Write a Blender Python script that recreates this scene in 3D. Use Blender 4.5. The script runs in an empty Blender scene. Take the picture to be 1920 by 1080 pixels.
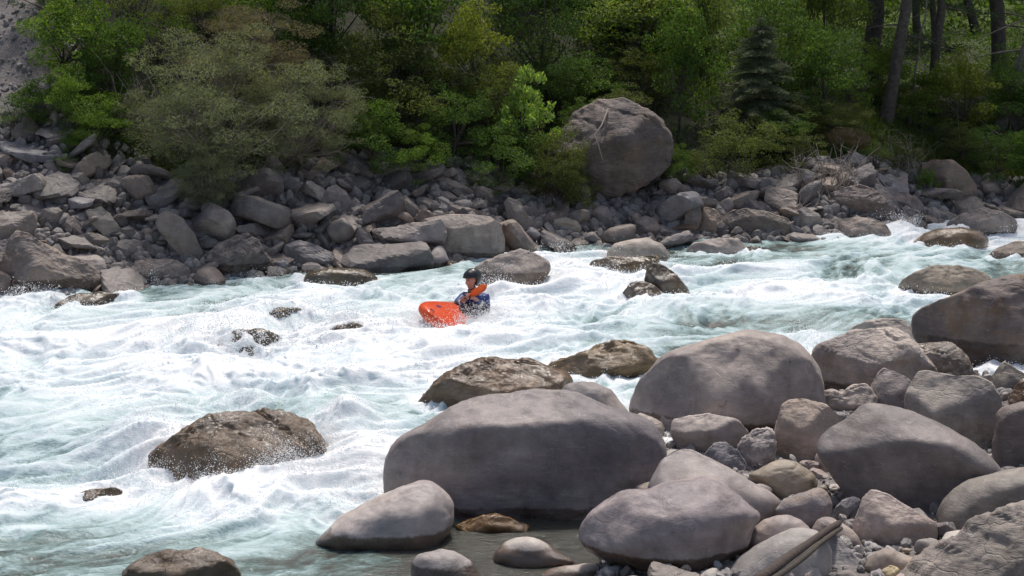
import bpy, bmesh, math, random
import numpy as np
from mathutils import Vector, Matrix
R = math.radians
S = bpy.context.scene
COL = S.collection
# ---------------------------------------------------------------- camera, sky, sun, exposure
CAMH, PITCH, FPX = 5.0, R(11.3), 3000.0
cam = bpy.data.objects.new('camera', bpy.data.cameras.new('camera'))
COL.objects.link(cam); S.camera = cam
cam.location = (0, 0, CAMH); cam.rotation_euler = (R(90) - PITCH, 0, 0)
cam.data.lens = FPX / 1920 * 36; cam.data.sensor_width = 36
cam.data.clip_start = 0.1; cam.data.clip_end = 600
SUN_EL, SUN_AZ = R(67), R(10)          # azimuth measured from +Y (away from the camera) towards +X
sd = Vector((math.sin(SUN_AZ)*math.cos(SUN_EL), math.cos(SUN_AZ)*math.cos(SUN_EL), math.sin(SUN_EL)))
W = bpy.data.worlds.new('World'); S.world = W; W.use_nodes = True
nt = W.node_tree; bg = nt.nodes['Background']
sky = nt.nodes.new('ShaderNodeTexSky'); sky.sky_type = 'NISHITA'; sky.sun_disc = False
sky.sun_elevation = SUN_EL; sky.sun_rotation = SUN_AZ; sky.dust_density = 4.0; sky.air_density = 1.0; sky.ozone_density = 0.6
nt.links.new(sky.outputs[0], bg.inputs[0]); bg.inputs[1].default_value = 0.125
sl = bpy.data.lights.new('sun', 'SUN'); sl.energy = 3.1; sl.angle = R(6); sl.color = (1, .96, .9)
so = bpy.data.objects.new('sun', sl); COL.objects.link(so)
so.rotation_euler = sd.to_track_quat('Z', 'Y').to_euler()
S.view_settings.view_transform = 'Standard'; S.view_settings.look = 'None'
S.view_settings.exposure = 0.0; S.view_settings.gamma = 1
S.cycles.use_denoising = True
S.cycles.max_bounces = 6; S.cycles.diffuse_bounces = 3; S.cycles.transparent_max_bounces = 8

# ---------------------------------------------------------------- pixel rays and the river's levels
FW = np.array([0, math.cos(PITCH), -math.sin(PITCH)]); UP = np.array([0, math.sin(PITCH), math.cos(PITCH)])
RT = np.array([1., 0, 0]); CAM = np.array([0, 0, CAMH])
def ray(px, py):
    return FW + RT*((px-960)/FPX) + UP*((540-py)/FPX)
def PY(px, py, Y):
    d = ray(px, py); return CAM + d*(Y/d[1])
def sst(t):
    t = np.clip(t, 0, 1); return t*t*(3-2*t)
def wbase(x, y):
    x = np.asarray(x, float); y = np.asarray(y, float)
    z = 0.27*sst((y-14.75-0.03*x)/1.8) + 0.020*np.clip(y-16.5, 0, 20)
    z = z + 0.26*sst((y-30.3)/0.9)*sst((x-5.2)/1.6)
    return z
def PS(px, py, fn, y0=8.0, y1=90.0):
    """first hit of the pixel's ray with the height field fn"""
    d = ray(px, py); d = d/d[1]
    ys = np.arange(y0, y1, 0.05)
    z = CAMH + d[2]*ys; x = d[0]*ys
    h = np.nonzero(z <= fn(x, ys))[0]
    i = h[0] if len(h) else len(ys)-1
    return np.array([x[i], ys[i], float(fn(x[i], ys[i]))])
def PW(px, py): return PS(px, py, wbase)

# ---------------------------------------------------------------- numpy gradient noise
_rs = np.random.RandomState(7)
_G = _rs.normal(size=(256, 3)); _G /= np.linalg.norm(_G, axis=1)[:, None]
_PT = _rs.permutation(256).astype(np.int64); _PT = np.concatenate([_PT, _PT, _PT[:4]])
def pn(P, seed=0):
    P = np.asarray(P, float) + seed*17.31
    I = np.floor(P).astype(np.int64); F = P - I; I &= 255
    U = F*F*F*(F*(F*6-15)+10)
    out = 0
    for dx in (0, 1):
        hx = _PT[(I[:, 0]+dx) & 255]
        for dy in (0, 1):
            hy = _PT[(hx + I[:, 1]+dy) & 255]
            for dz in (0, 1):
                g = _G[_PT[(hy + I[:, 2]+dz) & 255]]
                dot = g[:, 0]*(F[:, 0]-dx) + g[:, 1]*(F[:, 1]-dy) + g[:, 2]*(F[:, 2]-dz)
                w = (U[:, 0] if dx else 1-U[:, 0])*(U[:, 1] if dy else 1-U[:, 1])*(U[:, 2] if dz else 1-U[:, 2])
                out = out + dot*w
    return out*1.5
def fbm(P, o=4, seed=0, gain=.5):
    a, s = 1., 0.
    P = np.asarray(P, float)
    for k in range(o):
        s = s + a*pn(P*(2.03**k), seed+k*3); a *= gain
    return s
def ridge(P, o=3, seed=0, gain=.5):
    a, s = 1., 0.
    for k in range(o):
        s = s + a*(1-2*np.abs(pn(P*(2.1**k), seed+k*5))); a *= gain
    return s
def xy3(x, y, z=0.):
    return np.stack([x, y, np.full_like(x, z)], -1)

# ---------------------------------------------------------------- mesh and object helpers
def mesh_np(name, V, F, mats=(), smooth=True, mi=None):
    me = bpy.data.meshes.new(name)
    V = np.asarray(V, np.float32); F = np.asarray(F, np.int32); n = F.shape[1]
    me.vertices.add(len(V)); me.vertices.foreach_set('co', V.ravel())
    me.loops.add(F.size); me.loops.foreach_set('vertex_index', F.ravel())
    me.polygons.add(len(F)); me.polygons.foreach_set('loop_start', np.arange(0, F.size, n, dtype=np.int32))
    me.polygons.foreach_set('use_smooth', np.full(len(F), smooth))
    for m in mats: me.materials.append(m)
    if mi is not None: me.polygons.foreach_set('material_index', np.asarray(mi, np.int32))
    me.update(calc_edges=True)
    return me
def obj(name, me, parent=None, loc=None):
    o = bpy.data.objects.new(name, me); COL.objects.link(o)
    if parent: o.parent = parent
    if loc is not None: o.location = loc
    return o
USED = {}
def tag(o, label=None, cat=None, group=None, kind=None):
    if label: o['label'] = label
    if cat: o['category'] = cat
    if group: o['group'] = group
    if kind: o['kind'] = kind
    return o
def grid_faces(nr, nc):
    i = np.arange(nr*nc).reshape(nr, nc)
    return np.stack([i[:-1, :-1].ravel(), i[:-1, 1:].ravel(), i[1:, 1:].ravel(), i[1:, :-1].ravel()], -1)
_ICO = {}
def ico(n):
    if n not in _ICO:
        bm = bmesh.new(); bmesh.ops.create_icosphere(bm, subdivisions=n, radius=1)
        V = np.array([v.co[:] for v in bm.verts]); V /= np.linalg.norm(V, axis=1)[:, None]
        F = np.array([[v.index for v in f.verts] for f in bm.faces]); bm.free()
        _ICO[n] = (V, F)
    return _ICO[n]
def tube(path, rad, n=6):
    """V, F (quads) of a tapering tube along a list of points"""
    P = np.asarray(path, float); T = np.gradient(P, axis=0); T /= np.linalg.norm(T, axis=1)[:, None]+1e-9
    ref = np.array([0, 0, 1.]) if abs(T[0][2]) < .9 else np.array([1., 0, 0])
    V = []
    for p, t, r in zip(P, T, rad):
        a = np.cross(t, ref); a /= np.linalg.norm(a)+1e-9; b = np.cross(t, a)
        th = np.arange(n)*2*math.pi/n
        V.append(p + r*(np.cos(th)[:, None]*a + np.sin(th)[:, None]*b))
    V = np.concatenate(V); F = []
    for i in range(len(P)-1):
        for k in range(n):
            F.append((i*n+k, i*n+(k+1) % n, (i+1)*n+(k+1) % n, (i+1)*n+k))
    return V, np.array(F)
def join(parts):
    Vs, Fs, k = [], [], 0
    for V, F in parts:
        Vs.append(V); Fs.append(F+k); k += len(V)
    return np.concatenate(Vs), np.concatenate(Fs)

# ---------------------------------------------------------------- materials
class NT:
    def __init__(s, name):
        s.m = bpy.data.materials.new(name); s.m.use_nodes = True; s.t = s.m.node_tree
        s.t.nodes.clear(); s.out = s.t.nodes.new('ShaderNodeOutputMaterial')
    def n(s, ty, **kw):
        nd = s.t.nodes.new('ShaderNode'+ty)
        for k, v in kw.items():
            if k[0] == 'i' and k[1:].isdigit(): s.put(nd.inputs[int(k[1:])], v)
            elif k in nd.inputs and not hasattr(nd, k): s.put(nd.inputs[k], v)
            else: setattr(nd, k, v)
        return nd
    def put(s, i, v):
        if isinstance(v, bpy.types.NodeSocket): s.t.links.new(v, i)
        elif isinstance(v, bpy.types.Node): s.t.links.new(v.outputs[0], i)
        else: i.default_value = v
    def math(s, op, a, b=0., clamp=False):
        return s.n('Math', operation=op, i0=a, i1=b, use_clamp=clamp).outputs[0]
    def mr(s, v, a, b, c=0., d=1.):
        return s.n('MapRange', i0=v, i1=a, i2=b, i3=c, i4=d).outputs[0]
    def mix(s, f, a, b, mode='MIX'):
        nd = s.n('Mix', data_type='RGBA', blend_type=mode)
        s.put(nd.inputs[0], f); s.put(nd.inputs[6], a); s.put(nd.inputs[7], b)
        return nd.outputs[2]
    def noise(s, vec, scale, det=4., rough=.55, dist=0.):
        return s.n('TexNoise', i0=vec, Scale=scale, Detail=det, Roughness=rough, Distortion=dist).outputs[0]
    def surf(s, sh): s.t.links.new(sh.outputs[0], s.out.inputs[0])
def c4(c): return (c[0], c[1], c[2], 1)

def rock_material():
    t = NT('river_rock')
    geo = t.n('NewGeometry'); oi = t.n('ObjectInfo'); pos = geo.outputs['Position']
    off = t.n('VectorMath', operation='ADD', i0=pos)
    rv = t.n('CombineXYZ', i0=t.math('MULTIPLY', oi.outputs['Random'], 37.), i1=t.math('MULTIPLY', oi.outputs['Random'], 11.), i2=0.)
    t.put(off.inputs[1], rv); p = off.outputs[0]
    wet = t.n('Attribute', attribute_type='OBJECT', attribute_name='wet').outputs['Fac']
    wz = t.n('Attribute', attribute_type='OBJECT', attribute_name='wetz').outputs['Fac']
    ru = t.n('Attribute', attribute_type='OBJECT', attribute_name='rug').outputs['Fac']
    och = t.n('Attribute', attribute_type='OBJECT', attribute_name='och').outputs['Fac']
    big = t.noise(p, 1.1, 3., .5, .4); mid = t.noise(p, 6., 5., .62, .3); fine = t.noise(p, 70., 3., .7)
    base = t.mix(t.mr(big, .34, .66), t.mix(1., oi.outputs['Color'], c4((.66, .63, .63)), 'MULTIPLY'), t.mix(1., oi.outputs['Color'], c4((1.18, 1.12, 1.02)), 'MULTIPLY'))
    stn = t.n('Mapping', i0=p); stn.inputs['Scale'].default_value = (2.2, 2.2, .35)
    base = t.mix(t.math('MULTIPLY', t.mr(t.noise(stn, 2., 5., .65, .3), .55, .72), .55), base, t.mix(1., base, c4((.52, .46, .42)), 'MULTIPLY'))
    base = t.mix(1., base, t.n('CombineColor', i0=t.mr(mid, .3, .72, .72, 1.22), i1=t.mr(mid, .3, .72, .72, 1.2), i2=t.mr(mid, .3, .72, .74, 1.2)), 'MULTIPLY')
    base = t.mix(t.math('MULTIPLY', t.mr(fine, .55, .75), .30), base, t.mix(1., base, c4((1.6, 1.55, 1.5)), 'MULTIPLY'))
    base = t.mix(t.math('MULTIPLY', t.mr(fine, .45, .28), .35), base, t.mix(1., base, c4((.5, .48, .46)), 'MULTIPLY'))
    st2 = t.n('Mapping', i0=p); st2.inputs['Scale'].default_value = (.7, .7, 2.6); st2.inputs['Rotation'].default_value = (.2, .5, 0)
    base = t.mix(t.math('MULTIPLY', t.mr(t.noise(st2, 1.3, 6., .6, .8), .50, .68), .55), base, t.mix(1., base, c4((1.55, 1.5, 1.5)), 'MULTIPLY'))
    # ochre patches
    base = t.mix(t.math('MULTIPLY', t.mr(t.noise(p, 2.3, 5., .7), .52, .62), och, clamp=True), base, c4((.21, .115, .035)))
    # pale calcite veins
    mp = t.n('Mapping', i0=p); mp.inputs['Rotation'].default_value = (.4, .7, .3); mp.inputs['Scale'].default_value = (1., 1., 4.)
    vn = t.math('ABSOLUTE', t.math('SUBTRACT', t.noise(mp, 1.6, 3., .6, 1.), .5))
    base = t.mix(t.math('MULTIPLY', t.mr(vn, .006, 0.), .35), base, c4((.5, .48, .45)))
    # water stains: a wet band up from the waterline and splash marks
    sep = t.n('SeparateXYZ', i0=pos)
    edge = t.math('ADD', wz, t.math('MULTIPLY', t.math('SUBTRACT', t.noise(p, 9., 5., .65), .5), .09))
    w1 = t.mr(t.math('SUBTRACT', sep.outputs[2], edge), .012, -.012)
    w2 = t.mr(t.math('ADD', wet, t.math('MULTIPLY', t.math('SUBTRACT', t.noise(p, 4., 5., .7), .5), .8)), .5, .56)
    wm = t.math('MAXIMUM', w1, w2)
    col = t.mix(wm, base, t.mix(1., base, c4((.56, .49, .41)), 'MULTIPLY'))
    col = t.mix(t.math('MULTIPLY', w1, t.mr(wet, .45, .6, 1., 0.)), col, t.mix(1., base, c4((.34, .28, .23)), 'MULTIPLY'))
    rgh = t.mix(wm, t.n('CombineColor', i0=t.mr(ru, 0., .5, .40, .85), i1=.6, i2=.6), t.n('CombineColor', i0=t.mr(mid, .3, .7, .07, .30), i1=.3, i2=.3))
    # relief
    h = t.math('MULTIPLY', t.math('ADD', t.math('MULTIPLY', t.noise(p, 14., 6., .7), .5), t.math('MULTIPLY', fine, .10)), t.mr(ru, 0., .5, .28, 1.))
    mp2 = t.n('Mapping', i0=p); mp2.inputs['Rotation'].default_value = (.25, .5, .2); mp2.inputs['Scale'].default_value = (1., 1., 6.)
    h2 = t.math('MULTIPLY', t.noise(mp2, 3., 6., .75), t.math('MULTIPLY', ru, 1.6))
    vo = t.n('TexVoronoi', feature='DISTANCE_TO_EDGE', i0=t.n('VectorMath', operation='ADD', i0=p, i1=t.n('VectorMath', operation='SCALE', i0=t.n('TexNoise', i0=p, Scale=3.).outputs[1], i3=.5)), Scale=2.2)
    crack = t.math('MULTIPLY', t.mr(vo.outputs[0], .0, .03, -.35, 0.), ru)
    h = t.math('ADD', t.math('ADD', h, h2), crack)
    bp = t.n('Bump', Strength=.75, Distance=.035, Height=h)
    b = t.n('BsdfPrincipled'); t.put(b.inputs['Base Color'], col); t.put(b.inputs['Roughness'], rgh); t.put(b.inputs['Normal'], bp)
    b.inputs['Specular IOR Level'].default_value = .45
    t.put(b.inputs['Coat Weight'], t.math('MULTIPLY', wm, t.mr(t.noise(p, 3.5, 4., .6), .42, .6, .1, 1.))); b.inputs['Coat Roughness'].default_value = .13; t.put(b.inputs['Coat Normal'], t.n('Bump', Strength=.5, Distance=.05, Height=t.noise(p, 16., 5., .7)))
    t.surf(b); return t.m
M_ROCK = rock_material()

def simple(name, col, rough=.6, metal=0., nscale=20., var=.25, bump=.0, spec=.5):
    t = NT(name); tc = t.n('TexCoord')
    nz = t.noise(tc.outputs['Object'], nscale, 4., .6)
    c = t.mix(1., c4(col), t.n('CombineColor', i0=t.mr(nz, .3, .7, 1-var, 1+var), i1=t.mr(nz, .3, .7, 1-var, 1+var), i2=t.mr(nz, .3, .7, 1-var, 1+var)), 'MULTIPLY')
    b = t.n('BsdfPrincipled', Roughness=rough, Metallic=metal); t.put(b.inputs['Base Color'], c)
    b.inputs['Specular IOR Level'].default_value = spec
    if bump: t.put(b.inputs['Normal'], t.n('Bump', Strength=bump, Distance=.02, Height=nz))
    t.surf(b); return t.m

def leaf_material(name, trans=.45, var=.35, rough=.5):
    t = NT(name); oi = t.n('ObjectInfo'); geo = t.n('NewGeometry')
    r = geo.outputs['Random Per Island']
    hsv = t.n('HueSaturation', Hue=t.mr(r, 0., 1., .475, .525), Saturation=t.mr(r, 0., 1., .85, 1.1), Value=t.mr(t.math('FRACT', t.math('MULTIPLY', r, 7.3)), 0., 1., 1-var, 1+var), Color=oi.outputs['Color'])
    d = t.n('BsdfPrincipled', Roughness=rough); t.put(d.inputs['Base Color'], hsv); d.inputs['Specular IOR Level'].default_value = .25
    tr = t.n('BsdfTranslucent'); t.put(tr.inputs[0], t.mix(1., hsv.outputs[0], c4((1.5, 1.45, .55)), 'MULTIPLY'))
    t.surf(t.n('MixShader', i0=trans, i1=d, i2=tr)); return t.m
M_LEAF = leaf_material('broad_leaf'); M_NEEDLE = leaf_material('needle', .15, .3, .6)
M_BARK = simple('bark', (.075, .06, .05), .9, nscale=14, var=.5, bump=.8)
M_BARKP = simple('pale_bark', (.17, .145, .12), .9, nscale=14, var=.35, bump=.5)
M_TWIG = simple('dry_twig', (.30, .25, .21), .85, nscale=30, var=.3)
# ---------------------------------------------------------------- the ground: one sheet from the near bank, under the river, up the far bank
_wl = [(-300, 600), (0, 566), (120, 556), (200, 545), (380, 532), (540, 514), (640, 502), (780, 498), (900, 490), (940, 474), (1100, 458), (1300, 453), (1480, 453), (1640, 452), (1720, 428), (1800, 408), (1920, 402), (2300, 395)]
_w = np.array([PW(*p) for p in _wl]); WLX, WLY = _w[:, 0], _w[:, 1]
WLX[0] = -30; WLX[-1] = 30
_nb = [(960, 1150), (1090, 1070), (1150, 980), (1200, 800), (1330, 775), (1530, 712), (1650, 665), (1780, 672), (1900, 705)]
_n = np.array([PW(*p) for p in _nb]); NBX = np.concatenate([[-30, -6, _n[0, 0]-.7], _n[:, 0], [30]]); NBY = np.concatenate([[4, 6, 8.5], _n[:, 1], [18.0]])
def terrain(x, y, rough=True):
    x, y = np.broadcast_arrays(np.asarray(x, float), np.asarray(y, float)); sh = x.shape; x = x.ravel(); y = y.ravel()
    wl = np.interp(x, WLX, WLY); d = y-wl; dp = np.clip(d, 0, None)
    zw = wbase(x, wl)
    L = 1-sst((x+3.5)/3.5); Rr = sst((x-.8)/4.)
    zl = .66*dp
    zm = np.where(dp < 2.2, .5*dp, 1.1+.80*(dp-2.2))
    zr = np.where(dp < 4.2, .50*dp, 2.1+.10*(dp-4.2)) + .5*np.clip(dp-17, 0, None)
    z = zw + L*zl + Rr*zr + (1-L-Rr)*zm
    z = np.minimum(z, 22+.02*dp)
    z = z + np.where(d < 0, np.maximum(d*.5, -.55), 0.) - .03
    nb = np.interp(x, NBX, NBY); dn = nb-y
    zn = np.maximum(-.6, -.12+.25*dn) ; zn = np.where(dn > 0, np.minimum(-.12+.30*dn, .05+.05*dn), zn)+wbase(x, y)
    z = np.where(y < 22, np.maximum(np.minimum(z, -.55+wbase(x, y)), zn), z)
    if rough:
        P = xy3(x, y)
        z = z + .10*fbm(P*.9, 3, 5)*np.clip(dp, 0, 1.5) + .05*fbm(P*2.3, 3, 9)
    return z.reshape(sh)
def PT(px, py, y0=20.): return PS(px, py, terrain, y0)

def ground_material():
    t = NT('stony_ground'); geo = t.n('NewGeometry'); p = geo.outputs['Position']; sep = t.n('SeparateXYZ', i0=p)
    a = t.noise(p, 1.2, 5., .6, .5); b_ = t.noise(p, 9., 5., .7); f = t.noise(p, 45., 4., .7)
    scree = t.mix(t.mr(b_, .3, .7), c4((.115, .10, .095)), c4((.235, .21, .20)))
    scree = t.mix(t.mr(f, .5, .7), scree, c4((.32, .30, .29)))
    soil = t.mix(t.mr(b_, .3, .7), c4((.022, .024, .012)), c4((.05, .055, .024)))
    grass = t.mix(t.mr(f, .3, .7), c4((.05, .09, .012)), c4((.13, .20, .03)))
    veg = t.n('Attribute', attribute_name='veg').outputs['Fac']
    m = t.mr(t.math('ADD', veg, t.math('MULTIPLY', t.math('SUBTRACT', a, .5), .5)), .45, .55)
    c = t.mix(m, scree, soil)
    c = t.mix(t.mr(sep.outputs[1], 37., 43.), c, grass)
    b = t.n('BsdfPrincipled', Roughness=.9); t.put(b.inputs['Base Color'], c)
    t.put(b.inputs['Normal'], t.n('Bump', Strength=.9, Distance=.06, Height=t.math('ADD', b_, t.math('MULTIPLY', f, .4))))
    t.surf(b); return t.m
VEGB = [(-400, 200), (0, 262), (60, 262), (250, 330), (380, 415), (480, 345), (640, 320), (700, 330), (800, 345), (1000, 372), (1100, 372), (1250, 362), (1400, 352), (1520, 345), (1640, 335), (1750, 345), (1920, 372), (2400, 380)]
_v = np.array([PT(*p) for p in VEGB]); VGX, VGY = _v[:, 0].copy(), _v[:, 1]; VGX[0] = -30; VGX[-1] = 30
def veg_edge(x): return np.interp(x, VGX, VGY)
xs = np.concatenate([np.linspace(-48, -13, 50)[:-1], np.linspace(-13, 13, 260), np.linspace(13, 48, 50)[1:]])
ys = np.concatenate([np.linspace(3, 38, 330), np.linspace(38, 140, 80)[1:]])
X, Y = np.meshgrid(xs, ys); Z = terrain(X, Y)
me = mesh_np('ground', np.stack([X.ravel(), Y.ravel(), Z.ravel()], -1), grid_faces(len(ys), len(xs)), [ground_material()])
at = me.attributes.new('veg', 'FLOAT', 'POINT'); bare = np.clip((-.282-X/np.maximum(Y, 1))/.02+.5, 0, 1)*(Y > 24)*(Y < 60); bare = np.maximum(bare, np.clip((Y-31.)/1.5, 0, 1)*(X/np.maximum(Y, 1) < -.15)*(Y < 60))
at.data.foreach_set('value', (np.clip((Y-veg_edge(X))/1.2+.5, 0, 1)*(1-bare)).ravel().astype(np.float32))
tag(obj('ground', me), kind='structure')

# ---------------------------------------------------------------- rocks
def outline_r(a, b, th, rnd):
    P = np.stack([a, b], -1); o = np.argsort(np.arctan2(b, a)); P = P[o]
    Q = []
    for i in range(len(P)):
        p, q = P[i], P[(i+1) % len(P)]
        n = max(2, int(np.hypot(*(q-p))/(.02*np.abs(P).max())))
        Q += [p+(q-p)*k/n for k in range(n)]
    Q = np.array(Q); w = max(1, int(rnd*len(Q)))
    if w > 1:
        k = np.hanning(w+2)[1:-1]; k /= k.sum(); h = len(k)//2
        E = np.concatenate([Q[-h-1:], Q, Q[:h+1]])
        Q = np.stack([np.convolve(E[:, j], k, 'same')[h+1:h+1+len(Q)] for j in (0, 1)], -1)
    t = np.arctan2(Q[:, 1], Q[:, 0]); r = np.hypot(Q[:, 0], Q[:, 1]); o = np.argsort(t); t, r = t[o], r[o]
    t = np.concatenate([t-2*math.pi, t, t+2*math.pi]); r = np.tile(r, 3)
    return np.interp(th, t, r)
def displace(V, F, R0, rough, strata, seed, smooth=False):
    """move vertices along their normals: lumps, ledges and chips"""
    fn = np.cross(V[F[:, 1]]-V[F[:, 0]], V[F[:, 2]]-V[F[:, 0]]); N = np.zeros_like(V)
    for k in range(3): np.add.at(N, F[:, k], fn)
    N /= np.linalg.norm(N, axis=1)[:, None]+1e-12
    Q = V/R0
    d = .05*fbm(Q*1.3, 2, seed)
    d = d + rough*(.10*fbm(Q*2.6, 4, seed+20, .55) + .035*ridge(Q*5.5, 3, seed+31))
    if strata:
        rs = np.random.RandomState(seed); n = np.array([rs.uniform(-.5, .5), rs.uniform(-.35, .35), 1.]); n /= np.linalg.norm(n)
        s = (Q@n)*3.6 + .55*fbm(Q*.8, 2, seed+3)
        st = np.floor(s)+sst((s-np.floor(s)-.35)/.3)
        d = d + strata*.06*(np.sin(st*12.9898)*.9) + strata*.03*ridge(np.stack([s*2.2, Q[:, 0]*.6, Q[:, 1]*.6], -1), 2, seed)
    return V + N*(d*R0)[:, None]
def traced_rock(name, label, cat, by, zg, pts, tint, planes=(), p=2.6, tf=.85, rough=.35, strata=0., wet=0., wz=.05, rug=.25, och=0., rnd=.05, sub=5, seed=None, group=None, Yc=None, k=.05, facet=0, sink=0., smooth=True):
    q = np.array([[float(v) for v in s.split(',')] for s in pts.split()])
    x0, y0 = q[:, 0], q[:, 1]
    A = x0*np.roll(y0, -1)-np.roll(x0, -1)*y0
    ar = A.sum()/2; cx = ((x0+np.roll(x0, -1))*A).sum()/(6*ar); cy = ((y0+np.roll(y0, -1))*A).sum()/(6*ar)
    if Yc is None:
        dd = ray(cx, by); Yb = (zg-CAMH)/dd[2]*dd[1]
        hw, hh = np.ptp(x0)/2, np.ptp(y0)/2
        T = tf*math.sqrt(hw*hh)/FPX*Yb
        Yc = Yb+.55*T
    else:
        T = tf*math.sqrt(np.ptp(x0)*np.ptp(y0)/4)/FPX*Yc
    C = PY(cx, cy, Yc); Wv = CAM-C; Dc = np.linalg.norm(Wv); Wv /= Dc
    U = np.cross(np.array([0, 0, 1.]), Wv); U /= np.linalg.norm(U); Vv = np.cross(Wv, U)
    a, b = [], []
    for px, py in q:
        d = ray(px, py); t = ((C-CAM)@Wv)/(d@Wv); h = CAM+d*t-C; a.append(h@U); b.append(h@Vv)
    a, b = np.array(a), np.array(b); hw, hh = np.ptp(a)/2, np.ptp(b)/2
    Q, F = ico(sub)
    s = np.hypot(Q[:, 0], Q[:, 1]); th = np.arctan2(Q[:, 1], Q[:, 0])
    s2 = s**(2/p); z = np.sign(Q[:, 2])*np.abs(Q[:, 2])**(2/p)
    r = outline_r(a, b, th, rnd)*s2
    xa, yb = r*np.cos(th), r*np.sin(th)
    if seed is None: seed = int(abs(cx*7+cy*3)) % 997
    rq = np.random.RandomState(seed); planes = list(planes); a0 = rq.uniform(0, 6.28)
    for i in range(facet):
        an = a0+i*6.28/max(facet, 1)+rq.uniform(-.5, .5); gm = rq.uniform(.6, 1.3); planes.append((gm*math.cos(an), gm*math.sin(an), rq.uniform(.62, .9)))
    for gx, gy, h in planes:
        worst = (gx*a/hw+gy*b/hh).min()
        if h+worst < .06: f_ = (h-.06)/-worst; gx *= f_; gy *= f_
        lim = h + gx*xa/hw + gy*yb/hh
        e = z-lim; z = np.where(z > -.2, z-.5*(e+np.sqrt(e*e+k*k))+.0, z)
    V = xa[:, None]*U + yb[:, None]*Vv + (z*T)[:, None]*Wv
    if seed is None: seed = int(abs(cx*7+cy*3)) % 997
    R0 = (hw+hh)/2
    V = displace(V, F, R0, rough, strata, seed)
    o = obj(name, mesh_np(name, V, F, [M_ROCK], smooth=smooth), loc=C-np.array([0, 0, sink]))
    tag(o, label, cat, group); o.color = c4((tint[0]*.99, tint[1]*.975, tint[2]*.945))
    o['wet'] = float(wet); o['wetz'] = float(zg+wz); o['rug'] = float(rug); o['och'] = float(och)
    return o
G = (.30, .275, .262); GP = (.33, .285, .275); D = (.155, .138, .132); B = (.20, .155, .105); P_ = (.43, .395, .385); BL = (.255, .26, .285); DG = (.22, .205, .205)
BO, RK = 'boulder', 'rock'
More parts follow.
